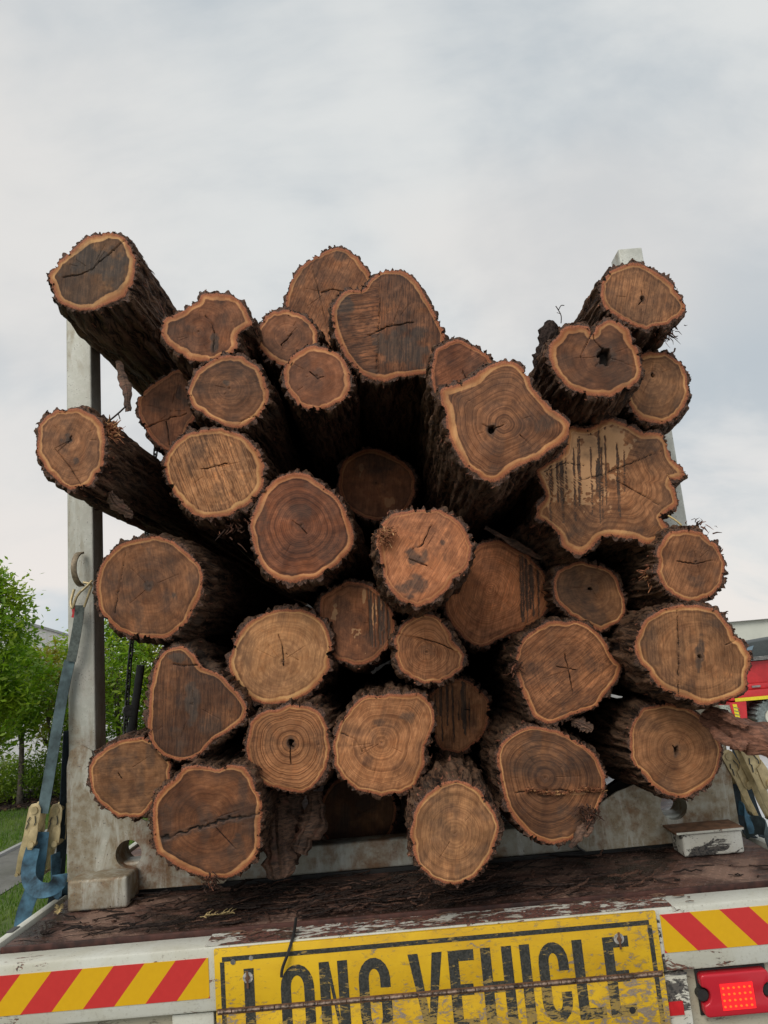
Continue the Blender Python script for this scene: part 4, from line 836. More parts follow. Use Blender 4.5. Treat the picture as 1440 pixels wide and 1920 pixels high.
mb = MB(); mb.box((.872, 2.6425, 1.188), (1.094, 2.6445, 1.1945)); mb.build('worn_edge', M['white'], f2)
# second bolster beam carries the far end
bb_ = MB(); bb_.box((-1.10, 5.6, 1.112), (1.03, 5.7, 1.218)); o = bb_.build('bolster_beam', M['galv'], None, bevel=.006); tag(o, 'second steel beam under the far end of the logs', 'beam')
# tie ring on the left post
c0 = un1(147, 1068, 2.765)
mb = MB(); rp = []
for i in range(13):
    a = math.radians(-100+i*200/12); rp.append((c0.x+.014-.024*math.cos(a)*.35, 2.768-.055*max(0, math.cos(a))-.003, c0.z+.062*math.sin(a)))
mb.ribbon(rp, (1, .25, 0), .020, .008); mb.build('tie_ring', M['ring'], bol, bevel=.002)

# ------------------------------------------------------------------ straps
def ratchet(root, p, tilt=0, lean=0, s=1.0):
    """buckle seen side on; p is its top, hanging down about .24 m"""
    r = bpy.data.objects.new('ratchet_buckle', None); COL.objects.link(r); r.parent = root; r.location = p; r.rotation_euler = (tilt, lean, 0); r.scale = (s, s, s)
    def P(u, v): return (u, v)
    prof = [(-.022, -.006), (-.014, .006), (0, .010), (.013, .006), (.021, -.006), (.022, -.040), (.017, -.075), (.010, -.100), (-.004, -.128), (-.012, -.165), (-.018, -.225), (-.034, -.225), (-.034, -.165), (-.026, -.100), (-.024, -.04)]
    prof2 = [(-.004, -.070), (.012, -.064), (.020, -.052), (.024, -.080), (.022, -.118), (.012, -.140), (-.002, -.140), (-.010, -.126), (-.008, -.10)]
    for nm, pr_, ya, yb, mt in (('side_plate', prof, 0, .0035, M['zinc']), ('side_plate', prof, .045, .0485, M['zinc']), ('inner_plate', prof2, -.0045, -.0005, M['zinc']), ('inner_plate', prof2, .049, .0525, M['zinc'])):
        mb = MB(); mb.prism(pr_, ya, yb); mb.build(nm, mt, r, bevel=.0012)
    for nm, x, z, rad, ya, yb in (('spool', 0, -.012, .0125, -.006, .055), ('pivot_bolt', .008, -.122, .0105, -.011, .058), ('rivet', -.010, -.082, .0035, -.003, .0), ('grip_bar', -.027, -.222, .006, -.006, .055)):
        mb = MB(); mb.tube([(x, ya, z), (x, yb, z)], rad, 14); mb.build(nm, M['zinc'], r, smooth='auto')
    mb = MB(); mb.tube([(-.010, -.004, -.035), (-.017, -.004, -.05), (-.013, -.004, -.055), (-.019, -.004, -.075)], .0018, 6); mb.tube([(.006, -.004, -.03), (.011, -.004, -.05), (.008, -.004, -.06)], .0016, 6); mb.build('pawl_wire', M['dark'], r)
    return r
def strap(label, web, buckle=None, extra=(), hook=None):
    r = empty('ratchet_strap', (0, 0, 0), label, 'strap', 'ratchet straps beside the posts')
    for (pts, wd, w, m_) in web:
        mb = MB(); mb.ribbon(sm(pts), sm(wd) if isinstance(wd, list) else wd, w, .0035); mb.build('webbing', M[m_], r, smooth='auto')
    if buckle: ratchet(r, *buckle)
    if hook:
        for pts, rad in hook:
            mb = MB(); mb.tube(sm(pts, 5), rad, 8); mb.build('hook', M['zinc'], r, smooth='auto')
    return r
q = un1
fw = (1, .2, 0)
M['webd2'] = make_plain('weathered_blue_webbing', (.075, .115, .125), .85, 0, .45, 14, .4)
strap('left strap with dusty grey webbing, hooked to the ring on the left post',
    [([q(150, 1135, 2.74), q(146, 1170, 2.735), q(138, 1215, 2.735), q(133, 1240, 2.74)], (1, .1, .25), .034, 'webg'),
     ([q(131, 1238, 2.75), q(118, 1300, 2.745), q(103, 1390, 2.735), q(88, 1480, 2.72), q(80, 1525, 2.71)], (1, 0, .25), .040, 'webd2'),
     ([q(62, 1590, 2.70), q(54, 1625, 2.69), q(56, 1652, 2.66), q(72, 1668, 2.62), q(94, 1668, 2.61), q(110, 1655, 2.65), q(112, 1640, 2.69)], [(1, 0, 0), (1, .2, .1), (.8, .3, .6), (.1, .55, .8), (-.3, .6, .75), (-.6, .5, .6), (-.8, .5, .3)], .048, 'webb'),
     ([q(78, 1560, 2.72), q(66, 1650, 2.74), q(46, 1710, 2.72), q(38, 1760, 2.70)], (1, .2, 0), .050, 'webb')],
    (q(66, 1512, 2.70), 0, math.radians(9)),
    hook=[([q(152, 1108, 2.72), q(143, 1120, 2.715), q(136, 1140, 2.715), q(133, 1128, 2.73), q(139, 1105, 2.74)], .005),
          ([q(156, 1092, 2.73), q(171, 1096, 2.73), q(169, 1106, 2.73), q(158, 1138, 2.735)], .0045), ([q(153, 1108, 2.72), q(166, 1096, 2.72), q(173, 1088, 2.72)], .0045)])
mb = MB(); mb.ribbon([q(137, 1136, 2.742), q(139, 1150, 2.742), q(137, 1158, 2.742)], (1, .1, .2), .012, .003); o = mb.build('red_tag', M['red']); tag(o, 'tiny red tag below the hook on the left post', 'tag')
strap('left strap with nearly black webbing, its gold ratchet closest to the post',
    [([q(128, 1370, 2.80), q(124, 1450, 2.80), q(119, 1540, 2.80), q(112, 1640, 2.80)], (.35, .9, .1), .045, 'webd'),
     ([q(104, 1600, 2.76), q(106, 1660, 2.76), q(118, 1680, 2.72), q(128, 1655, 2.74)], (.3, .9, .2), .042, 'webb'),
     ([q(108, 1610, 2.78), q(100, 1680, 2.78), q(92, 1720, 2.78)], (1, .2, 0), .03, 'webd')],
    (q(106, 1512, 2.76), 0, math.radians(6)))
strap('right strap with blue webbing, ratchet half hidden against the right post',
    [([q(1378, 1470, 2.80), q(1388, 1520, 2.80), q(1402, 1560, 2.78), q(1412, 1570, 2.76)], (1, .4, -.3), .045, 'webd'),
     ([q(1366, 1520, 2.84), q(1384, 1514, 2.80), q(1400, 1524, 2.76), q(1412, 1545, 2.73), q(1418, 1562, 2.72)], [(.2, .7, .6), (.1, .6, .8), (-.3, .5, .8), (-.5, .5, .7), (-.6, .5, .6)], .045, 'webb')],
    (q(1362, 1412, 2.76), 0, math.radians(-24)))
strap('right strap at the photo edge, ratchet on dark webbing under the torn bark',
    [([q(1383, 1400, 2.84), q(1394, 1460, 2.83), q(1412, 1520, 2.82), q(1436, 1570, 2.80)], (1, .3, -.2), .05, 'webd'),
     ([q(1398, 1560, 2.76), q(1412, 1548, 2.73), q(1432, 1550, 2.69), q(1450, 1570, 2.66), q(1462, 1600, 2.64)], [(.3, .6, .5), (0, .5, .85), (-.3, .5, .8), (-.6, .4, .6), (-.8, .3, .4)], .06, 'webd2')],
    (q(1398, 1398, 2.70), 0, math.radians(-20), 1.15))

# ------------------------------------------------------------------ load chain seen left of the pile
ch = empty('load_chain', (0, 0, 0), 'dark steel load chain with lever, hanging beside the pile on the left', 'chain')
pth = [q(293, 835, 3.05), q(288, 880, 3.05), q(275, 1000, 3.05), q(247, 1205, 3.05), q(233, 1400, 3.05), q(230, 1440, 3.05)]
pth = sm(pth, 40); acc = 0; LK = .030; nxt = 0; i = 0
lm = MB(); hl, rw_ = .014, .008
loop = [(rw_*math.cos(a)*1.0, 0, (hl if math.sin(a) > 0 else -hl)+rw_*math.sin(a)) for a in [math.radians(x) for x in range(0, 360, 30)]]
lm.tube(loop, .0042, 6, closed=True); lk0 = None; cnt = 0
for a, b in zip(pth[:-1], pth[1:]):
    dseg = (b-a).length
    while acc+dseg >= nxt:
        p = a+(b-a)*((nxt-acc)/dseg if dseg else 0)
        if lk0 is None: lk0 = lm.build('link', M['chain'], ch, smooth=True); lk = lk0
        else: lk = lk0.copy(); COL.objects.link(lk); lk.parent = ch
        lk.location = p; dv = (b-a).normalized(); lk.rotation_mode = 'QUATERNION'
        lk.rotation_quaternion = dv.to_track_quat('Z', 'Y') @ Matrix.Rotation(math.radians(90*(cnt % 2)+20), 4, 'Z').to_quaternion()
        cnt += 1; nxt += LK
    acc += dseg
mb = MB(); mb.tube([q(264, 1247, 3.03), q(257, 1300, 3.03), q(247, 1365, 3.03), q(240, 1400, 3.03)], .016, 10); mb.build('lever', M['rubber'], ch, smooth='auto')
mb = MB(); mb.tube([q(240, 1332, 3.06), q(242, 1332, 3.01)], .022, 14); mb.build('lever_pivot', M['chain'], ch, smooth='auto')
mb = MB(); mb.tube([q(258, 1300, 3.1), q(254, 1400, 3.1)], .005, 6); mb.build('hook_rod', M['chain'], ch)

# ------------------------------------------------------------------ torn bark, twigs, litter
def torn(path, w, seed, curl=.25, th=.006, nu=10, rag=.35, nv=26):
    """a curved ragged sheet of bark along a path; returns quads"""
    g = random.Random(seed); P = sm(path, max(4, nv//(len(path)-1))); n = len(P); V = []; F = []
    f1, f2, f3, f4 = [g.uniform(0, 6.28) for _ in range(4)]
    jl = [1+rag*(.6*math.sin(i*.5+f1)+.4*math.sin(i*1.3+f2))+g.uniform(-.05, .05) for i in range(n)]; jr = [1+rag*(.6*math.sin(i*.45+f3)+.4*math.sin(i*1.5+f4))+g.uniform(-.05, .05) for i in range(n)]
    rg = [g.uniform(-1, 1)*.035 for _ in range(nu+1)]; cols = [g.uniform(-.5, .5)*.04 for _ in range(nu+1)]
    for side in (0, 1):
        for i, p in enumerate(P):
            d = (P[min(i+1, n-1)]-P[max(i-1, 0)]).normalized(); up = Vector((0, -1, .25)); wd = d.cross(up).normalized(); nn = wd.cross(d).normalized()
            tt = i/(n-1); ww = w*(w_prof(tt)) 
            for j in range(nu+1):
                s = j/nu*2-1; a = s*(jl[i] if s < 0 else jr[i])
                o = wd*(a*ww/2)+nn*(-(s*s)*ww*curl+rg[j]*ww*1.6+g.uniform(-.0005, .0005)+cols[j]*ww*math.sin(i*.35+j))-nn*(side*th*(1-.6*abs(s)))
                V.append(tuple(p+o))
    m = nu+1; N1 = n*m
    for i in range(n-1):
        for j in range(nu):
            a = i*m+j; F.append((a, a+1, a+m+1, a+m)); F.append((N1+a, N1+a+m, N1+a+m+1, N1+a+1))
        F.append((i*m, (i+1)*m, N1+(i+1)*m, N1+i*m)); F.append((i*m+nu, N1+i*m+nu, N1+(i+1)*m+nu, (i+1)*m+nu))
    return V, F
def w_prof(t): return .30+.85*math.sin(math.pi*min(1, t*.78+.12))
def bark_piece(name, label, cat, sheets, material='slab'):
    r = None
    for k, (path, w, seed, curl) in enumerate(sheets):
        V, F = torn(path, w, seed, curl); mb = MB(); mb.add(V, F)
        if r is None: r = mb.build(name, M[material]); tag(r, label, cat)
        else: mb.build('torn_layer', M[material], r)
    return r
bark_piece('bark_slab', 'long peeled bark slab sticking out to the right edge above the right straps', 'bark',
    [([q(1318, 1335, 2.38), q(1370, 1352, 2.26), q(1430, 1383, 2.16), q(1500, 1425, 2.05)], .085, 3, .28),
     ([q(1328, 1322, 2.34), q(1362, 1338, 2.25), q(1400, 1362, 2.18)], .028, 9, .2), ([q(1330, 1355, 2.32), q(1365, 1385, 2.2), q(1400, 1398, 2.15)], .03, 12, .3)])
M['shredL'] = make_slab('torn_inner_bark', (.055, .034, .024), (.20, .11, .07), (.26, .11, .07))
bark_piece('bark_flap', 'ragged torn bark hanging between the bottom left logs over the beam', 'bark',
    [([q(520, 1480, 2.62), q(515, 1540, 2.56), q(520, 1600, 2.52), q(525, 1648, 2.5)], .10, 5, .3),
     ([q(585, 1485, 2.62), q(590, 1525, 2.58), q(572, 1565, 2.55), q(560, 1600, 2.54)], .075, 7, .35),
     ([q(548, 1490, 2.66), q(548, 1560, 2.62), q(540, 1620, 2.60)], .08, 8, .25)], 'shredL')
bark_piece('bark_strip', 'thin strip of bark dangling from the highest left log', 'bark strip',
    [([q(219, 676, 2.5), q(229, 705, 2.48), q(236, 735, 2.46), q(240, 770, 2.45)], .030, 21, .3)], 'shredL')
bark_piece('bark_stub', 'black bark stub standing on the left shoulder of the heart shaped log', 'bark',
    [([q(1034, 600, 2.22), q(1028, 630, 2.22), q(1016, 668, 2.24), q(1004, 690, 2.26)], .055, 23, .35)], 'litter')
bark_piece('bark_sliver', 'grey sliver of bark stuck under the small far left log', 'bark strip',
    [([q(205, 922, 2.36), q(218, 945, 2.36), q(240, 958, 2.38), q(250, 962, 2.4)], .035, 29, .2)], 'shredL')
bark_piece('bark_curl', 'bark shred hanging under the egg shaped log above the right beam', 'bark strip',
    [([q(1108, 1525, 2.36), q(1098, 1548, 2.35), q(1082, 1572, 2.34), q(1070, 1590, 2.34)], .022, 31, .3), ([q(1112, 1535, 2.36), q(1106, 1560, 2.35), q(1095, 1568, 2.35)], .012, 33, .3)], 'shredL')
bark_piece('bark_curl', 'bark crumbs hanging under the cream ringed log right of centre', 'bark strip',
    [([q(1072, 1350, 2.42), q(1092, 1356, 2.40), q(1112, 1368, 2.40)], .035, 41, .3), ([q(1088, 1352, 2.42), q(1104, 1372, 2.40)], .02, 42, .3)], 'shredL')
bark_piece('bark_batten', 'long bark splinter lying in the gap above the broad tan log', 'bark strip',
    [([q(910, 988, 2.55), q(960, 1015, 2.56), q(1005, 1040, 2.58), q(1048, 1062, 2.6)], .022, 47, .2)], 'shredL')
def fray(name, label, cx, cy, Y, n, spread, ln, seed, dirpx=(0, 1), col='shred', r=.0016):
    g = random.Random(seed); mb = MB()
    for i in range(n):
        x = cx+g.gauss(0, spread); y = cy+g.gauss(0, spread); a = math.atan2(dirpx[1], dirpx[0])+g.uniform(-1.3, 1.3); l = ln*g.uniform(.3, 1)
        pts = [q(x, y, Y), q(x+l*.5*math.cos(a), y+l*.5*math.sin(a), Y-.015*g.random()), q(x+l*math.cos(a+g.uniform(-.6, .6)), y+l*math.sin(a+g.uniform(-.6, .6)), Y-.03*g.random())]
        rr = r*g.uniform(.5, 2.2); mb.tube(pts, [rr, rr*.9, rr*.3], 4)
    o = mb.build(name, M[col]); tag(o, label, 'bark fibres', kind='stuff'); return o
M['splint'] = make_shred('fresh_splinter', (.30, .12, .065), (.48, .21, .10), (.60, .34, .16))
fray('bark_splinters', 'reddish torn splinters on top of the small far left log', 206, 812, 2.28, 90, 8, 22, 1, (.3, -.4), 'splint')
fray('bark_splinters', 'orange splinters on the upper left rim of the pale centre log', 718, 1003, 2.09, 80, 9, 20, 2, (.5, .1), 'splint')
fray('bark_splinters', 'torn red fibres beside the small log at the right edge', 1222, 1070, 2.3, 45, 6, 26, 3, (-.3, .9), 'splint')
fray('bark_splinters', 'loose fibres on top of the small right edge log', 1310, 992, 2.27, 22, 12, 18, 4, (.8, -.4), 'shred')
fray('bark_splinters', 'frayed fibres at the torn line of the egg shaped log', 1102, 1522, 2.36, 55, 9, 20, 5, (-.3, 1), 'shred')
fray('bark_splinters', 'stringy fibres under the left edge of the cream ringed log', 966, 1250, 2.4, 26, 7, 22, 6, (0, 1), 'shred')
fray('bark_splinters', 'frayed bark at the left rim of the pale saw marked log', 440, 978, 2.44, 30, 16, 22, 8, (0, 1), 'shred')
fray('bark_splinters', 'frayed bark under the right rim of the tailing log at top right', 1245, 620, 2.24, 70, 14, 20, 9, (.3, 1), 'shred')
fray('bark_splinters', 'torn bark hanging under the lobed bottom left log', 395, 1650, 2.34, 40, 8, 16, 10, (0, 1), 'shred')
g = random.Random(77); mb = MB()
for i in range(120):
    x = g.uniform(985, 1134); y = 1484+g.gauss(0, 2.2)+4*math.sin(x*.05); l = g.uniform(3, 13)
    yd = 2.362-.0+g.uniform(-.004, .004); a = g.uniform(-.35, .35); rr = g.uniform(.0010, .0030)
    mb.tube([q(x, y, yd+.012), q(x+l*.5, y+l*.5*a, yd), q(x+l, y+l*a+g.uniform(-2, 2), yd+.010)], [rr, rr, rr*.3], 4)
o = mb.build('bark_splinters', M['splint']); tag(o, 'pale ragged splinters along the torn line of the egg shaped log', 'wood splinters', kind='stuff')
# twigs
def twig(label, lines, mat_, cat='twig'):
    mb = MB()
    for pts, r in lines: mb.tube(sm(pts, 5), r, 5)
    o = mb.build('twig', M[mat_]); tag(o, label, cat); return o
twig('forked dark twig above the small far left log', [([q(204, 790, 2.3), q(222, 775, 2.3), q(236, 762, 2.32)], .003), ([q(222, 776, 2.3), q(225, 786, 2.3)], .0018), ([q(193, 778, 2.28), q(204, 795, 2.28)], .004)], 'litter')
twig('curly grey tendril standing above the heart shaped log', [([q(1052, 606, 2.2), q(1052, 592, 2.2), q(1046, 580, 2.2), q(1042, 574, 2.2)], .0016), ([q(1047, 582, 2.2), q(1052, 573, 2.2), q(1058, 573, 2.2)], .0014), ([q(1050, 588, 2.2), q(1044, 586, 2.2)], .001)], 'litter')
twig('black stalk hanging from the deck over the letter O', [([q(555, 1722, 2.33), q(551, 1750, 2.26), q(541, 1785, 2.225), q(530, 1815, 2.22), q(528, 1832, 2.22)], .0045)], 'black', 'stalk')
twig('pale splinter on the rim notch of the huge fluted log', [([q(1253, 967, 2.29), q(1266, 975, 2.27), q(1278, 985, 2.26)], .003)], 'sprig')
def sprig(label, cx, cy, ang, s, seed, z=DZ+.012):
    g = random.Random(seed); c = un(np.array([cx]), np.array([cy]), 1.0)[0]; d = ray(np.array([cx]), np.array([cy]))[0]; tt = (z-H)/d[2]; base = Vector((d[0]*tt, d[1]*tt, z))
    mb = MB(); dx = Vector((math.cos(ang), math.sin(ang), 0)); nx = Vector((-dx.y, dx.x, 0))
    mb.tube([base-dx*s, base, base+dx*s], .0016, 5)
    for i in range(11):
        t_ = -.9+i*.19; p = base+dx*s*t_
        for sg in (-1, 1):
            if g.random() < .2: continue
            l = s*.55*g.uniform(.6, 1.1); e = p+(dx*.7+nx*sg*.75).normalized()*l+Vector((0, 0, g.uniform(0, .012)))
            mb.ribbon([p, (p+e)/2+Vector((0, 0, .003)), e], (0, .2, 1) if False else nx, [.003, .0055, .002], .001)
    o = mb.build('leaf_sprig', M['sprig']); tag(o, label, 'sprig'); return o
sprig('dry yellow leaf sprig lying on the muddy deck', 403, 1716, .1, .045, 2)
sprig('greenish leaf sprig at the corner of the left steel foot', 110, 1708, 1.9, .035, 3)
# bark litter on the deck
g = np.random.default_rng(5); mb = MB()
n = 1100
for i in range(n):
    x = g.uniform(-1.18, 1.12); y = 2.38+abs(g.normal(0, .17)) if g.random() < .5 else g.uniform(2.37, 2.95)
    dens = .35+.65*math.exp(-((x+.25)/.55)**2)
    if x > .75: dens = .10
    if g.random() > dens: continue
    l = g.uniform(.01, .13)*g.random()+.008; w_ = g.uniform(.0015, .008)*(1 if l > .03 else 1.3); a = g.normal(.12, .55); c_, s_ = math.cos(a), math.sin(a)
    z = DZ+.001+g.random()*.012*dens; k = 4; pts = []
    for j in range(k): t_ = j/(k-1)-.5; pts.append(Vector((x+c_*l*t_, y+s_*l*t_+g.uniform(-.004, .004), z+g.uniform(0, .005))))
    if min(p.y for p in pts) < 2.366 or min(p.x for p in pts) < -1.21 or max(p.x for p in pts) > 1.16: continue
    mb.ribbon(pts, (-s_, c_, g.uniform(-.4, .4)), [w_*.4, w_, w_*.9, w_*.3], max(.0012, w_*.35))
for i in range(130):                       # bigger torn slivers lying on top
    x = g.normal(-.25, .5); y = g.uniform(2.40, 2.75); l = g.uniform(.05, .20); w_ = g.uniform(.005, .014); a = g.normal(.1, .45); c_, s_ = math.cos(a), math.sin(a); bow = g.uniform(-.02, .02)
    pts = [Vector((x+c_*l*t_-s_*bow*(1-4*t_*t_), y+s_*l*t_+c_*bow*(1-4*t_*t_), DZ+.010+.012*(t_+.5)*g.random()+g.uniform(0, .006))) for t_ in (-.5, -.3, -.1, .1, .3, .5)]
    if min(p.y for p in pts) < 2.37 or min(p.x for p in pts) < -1.2 or max(p.x for p in pts) > 1.15: continue
    mb.ribbon(pts, (-s_, c_, g.uniform(-.7, .7)), [w_*.3, w_*.8, w_, w_*.9, w_*.7, w_*.2], w_*.3)
o = mb.build('bark_litter', M['litter']); tag(o, 'dark shredded bark litter strewn over the deck', 'bark litter', kind='stuff')
# scraps caught on the white lip above the board
mb = MB()
for i in range(90):
    x = g.choice([g.uniform(-.58, -.35), g.uniform(-.2, .25), g.uniform(.35, .8)]); y = g.uniform(2.256, 2.36); l = g.uniform(.008, .05); a = g.normal(.05, .3); z = 1.1075+g.uniform(0, .002)
    pts = [Vector((x+math.cos(a)*l*t_, min(2.341, max(2.254, y+math.sin(a)*l*t_)), z+g.uniform(0, .002))) for t_ in (-.5, 0, .5)]
    mb.ribbon(pts, (0, 1, .1), [.002, g.uniform(.003, .010), .002], .0012)
o = mb.build('mud_scraps', M['shredL']); tag(o, 'reddish bark and mud scraps on the white lip above the sign', 'mud scraps', kind='stuff')

# ------------------------------------------------------------------ ground
def sheet(name, x0, y0, x1, y1, z, m_, label=None, kind='structure', nx=1, ny=1):
    mb = MB(); mb.add([(x0, y0, z), (x1, y0, z), (x1, y1, z), (x0, y1, z)], [(0, 1, 2, 3)]); o = mb.build(name, m_); o['kind'] = kind
    if label: o['label'] = label
    return o
def make_ground(name, a, b_, sc, rough, lines=None):
    m, t, b = mat(name); p = geopos(t); n1 = t.noise(p, sc, 6, .65); n2_ = t.noise(p, sc*.08, 4, .6); n3 = t.noise(p, sc*8, 3, .6)
    c = t.mix(t.ss(t.add(t.mul(n1, .6), t.mul(n2_, .4)), .38, .62), a, b_); c = t.mix(t.mul(t.ss(n3, .5, .7), .5), c, t.mix(1.0, c, (.6, .6, .6), 'MULTIPLY'))
    if lines:
        fr = t.math('FRACT', t.mul(t.sep(p)[1], lines)); c = t.mix(t.mul(t.ss(fr, .07, .02), .55), c, (.16, .16, .16))
    t.put(b.inputs['Base Color'], c); t.put(b.inputs['Roughness'], t.ss(n2_, .4, .6, rough-.15, rough+.1)); t.put(b.inputs['Normal'], t.bump(n3, .3, .004)); return m
sheet('ground', -600, -60, 600, 1500, -.008, make_ground('ground_grit', (.17, .165, .15), (.25, .24, .22), 3, .7))
sheet('road', -1.95, -30, 2.0, 60, .0, make_ground('road_asphalt', (.045, .045, .047), (.075, .074, .072), 20, .6))
sheet('grass_verge', -30, -30, -2.15, 14.5, .05, make_ground('verge_soil', (.055, .085, .02), (.095, .14, .03), 6, .9))
sheet('path', -4.52, -30, -3.72, 14.4, .058, make_ground('path_concrete', (.13, .125, .115), (.19, .185, .17), 9, .5))
sheet('garden_bed', -30, 11.8, -4.56, 15.5, .062, make_ground('bark_mulch', (.035, .026, .022), (.085, .06, .048), 24, .95))
sheet('car_park', -60, 15.5, -2.15, 120, .004, make_ground('pale_paving', (.34, .34, .33), (.45, .45, .44), 2, .5))
sheet('yard', 2.15, -30, 80, 12.9, .012, make_ground('yard_concrete', (.46, .48, .49), (.60, .62, .63), 4, .38, 2.6))
sheet('grass_patch', 2.15, 12.9, 40, 15.8, .02, make_ground('patch_soil', (.10, .15, .03), (.17, .22, .05), 6, .9))
mb = MB(); mb.box((-2.15, -30, 0), (-1.95, 60, .10)); o = mb.build('kerb', make_ground('kerb_concrete', (.33, .33, .31), (.42, .41, .39), 8, .7)); o['kind'] = 'structure'
mb = MB(); mb.box((-4.58, 2, .05), (-4.521, 11.8, .085)); o = mb.build('path_kerb', M['roofm']); o['kind'] = 'structure'
# grass blades on the verge that shows
g = np.random.default_rng(8); n = 46000
gx_ = g.uniform(-7.6, -2.16, n); gy_ = g.uniform(2.2, 11.8, n); keep = ~((gx_ > -4.60) & (gx_ < -3.70)); gx_, gy_ = gx_[keep], gy_[keep]; n = len(gx_)
a = g.uniform(0, 6.28, n); h_ = g.uniform(.025, .065, n); w_ = g.uniform(.003, .006, n); ln_ = g.uniform(-.03, .03, (n, 2))
b0 = np.c_[gx_, gy_, np.full(n, .048)]; dx_ = np.c_[np.cos(a)*w_, np.sin(a)*w_, np.zeros(n)]; tip = b0+np.c_[ln_, h_]; mid = b0+np.c_[ln_*.35, h_*.55]
V = np.stack([b0-dx_, b0+dx_, mid+dx_*.8, mid-dx_*.8, tip+dx_*.15, tip-dx_*.15], 1).reshape(-1, 3); i0 = (np.arange(n)*6)[:, None]
F = np.concatenate([i0+np.array([0, 1, 2, 3]), i0+np.array([3, 2, 4, 5])])
o = link('grass', me_np('grass', V, F), M['grass']); tag(o, 'short bright green grass along the path left of the trailer', 'grass', kind='stuff')
# mulch chips
g = np.random.default_rng(9); mb = MB()
for i in range(1500):
    x, y = g.uniform(-8.5, -4.6), g.uniform(11.8, 13.6); s_ = g.uniform(.02, .06); R_ = Matrix.Rotation(g.uniform(0, 6.28), 4, 'Z') @ Matrix.Rotation(g.uniform(-.5, .5), 4, 'X'); R_.translation = Vector((x, y, .07))
    mb.box((-s_, -s_*.35, -.006), (s_, s_*.35, .012), mtx=R_)
o = mb.build('mulch', M['litter']); tag(o, 'dark bark mulch at the feet of the left shrubs', 'mulch', kind='stuff')

# ------------------------------------------------------------------ trees and shrubs
def leaves(g, centres, per, spread, size):
    n = len(centres)*per; c = np.repeat(centres, per, 0)+g.normal(0, 1, (n, 3))*spread
    d = g.normal(0, 1, (n, 3)); d[:, 2] *= .6; d /= np.linalg.norm(d, axis=1)[:, None]; w_ = np.cross(d, g.normal(0, 1, (n, 3))+np.array([0, 0, 2])); w_ /= np.linalg.norm(w_, axis=1)[:, None]
    s_ = (size*g.uniform(.6, 1.3, n))[:, None]; V = np.stack([c-d*s_, c+w_*s_*.38, c+d*s_, c-w_*s_*.38], 1).reshape(-1, 3)
    return V, (np.arange(n)*4)[:, None]+np.array([0, 1, 2, 3])
def tree(base, h, cr, seed, label, mat_='leaf1', group=None, stem=.045, trunk_h=.35, ncl=60, per=70, name='small_tree', size=.05):
    g = np.random.default_rng(seed); r = empty(name, base, label, 'tree' if 'tree' in name else 'shrub', group)
    mb = MB(); top = Vector((g.uniform(-.1, .1), g.uniform(-.1, .1), h*.8)); mids = [Vector((0, 0, -.05)), Vector((g.uniform(-.05, .05), 0, h*trunk_h)), top*.75+Vector((g.uniform(-.06, .06), 0, 0)), top]
    mb.tube(sm(mids, 5), [stem*(1-.75*i/15) for i in range(16)], 8); mb.build('trunk', M['trunk'], r, smooth=True)
    cl = []
    for i in range(ncl):
        for _ in range(50):
            p = g.uniform(-1, 1, 3)
            if np.linalg.norm(p) < 1: break
        p = p/max(.001, np.linalg.norm(p))*np.linalg.norm(p)**.6
        hz = h*trunk_h+(p[2]*.5+.5)*h*(1-trunk_h); fall = 1-.45*abs(p[2]); cl.append((p[0]*cr*fall, p[1]*cr*fall, hz))
    cl = np.array(cl)
    for i in range(9):
        b_ = cl[g.integers(0, ncl)]; s0 = Vector((0, 0, h*trunk_h*g.uniform(.8, 1.6))); mbb = MB(); mbb.tube([s0, (s0+Vector(b_))/2+Vector((0, 0, .08)), Vector(b_)], [stem*.35, stem*.22, .004], 5); mbb.build('branch', M['trunk'], r, smooth=True)
    V, F = leaves(g, cl, per, cr*.16+.03, size); link('crown', me_np('crown', V, F), M[mat_], r)
    return r
def at(px, Y, z=.05): p = un1(px, 1500, Y); return (p.x, Y, z)
GT = 'young street trees behind the straps'
tree(at(-24, 10.8), 3.55, .62, 1, 'tall bright green tree at the left photo edge', 'leaf1', GT, .05, .28, 110, 110, size=.055)
tree(at(36, 12.3), 2.5, .60, 2, 'small green tree with a dark trunk standing in the mulch', 'leaf1', GT, .05, .42, 62, 80, size=.055)
tree(at(92, 13.6), 2.5, .66, 3, 'yellow green tree between the small tree and the left post', 'leaf2', GT, .035, .30, 50, 60, size=.06)
tree(at(222, 12.6), 2.9, .9, 4, 'green tree showing between the left post and the pile', 'leaf1', GT, .035, .25, 85, 70, size=.055)
tree(at(290, 13.2), 2.9, .9, 5, 'green tree behind the load chain, nearest the logs', 'leaf2', GT, .04, .25, 62, 60, size=.06)
tree(at(150, 14.5), 2.6, .8, 6, 'green tree hidden mostly by the left steel post', 'leaf1', GT, .04, .25, 90, 70, size=.06)
for i, (px, Y, hh) in enumerate(((-18, 12.4, .75), (22, 13.0, .6), (58, 12.7, .7), (96, 13.0, .8), (126, 12.8, .75), (205, 12.6, .8), (250, 12.9, .8))):
    lab = ['at the far left edge', 'under the tall edge tree', 'right of the dark trunk', 'behind the strap webbing', 'beside the left post', 'just right of the left post', 'under the load chain'][i]
    tree(at(px, Y), hh, .42, 20+i, 'low leafy green shrub '+lab, 'leaf3', 'low shrubs in the garden bed', .012, .1, 34, 60, 'low_shrub', .035)

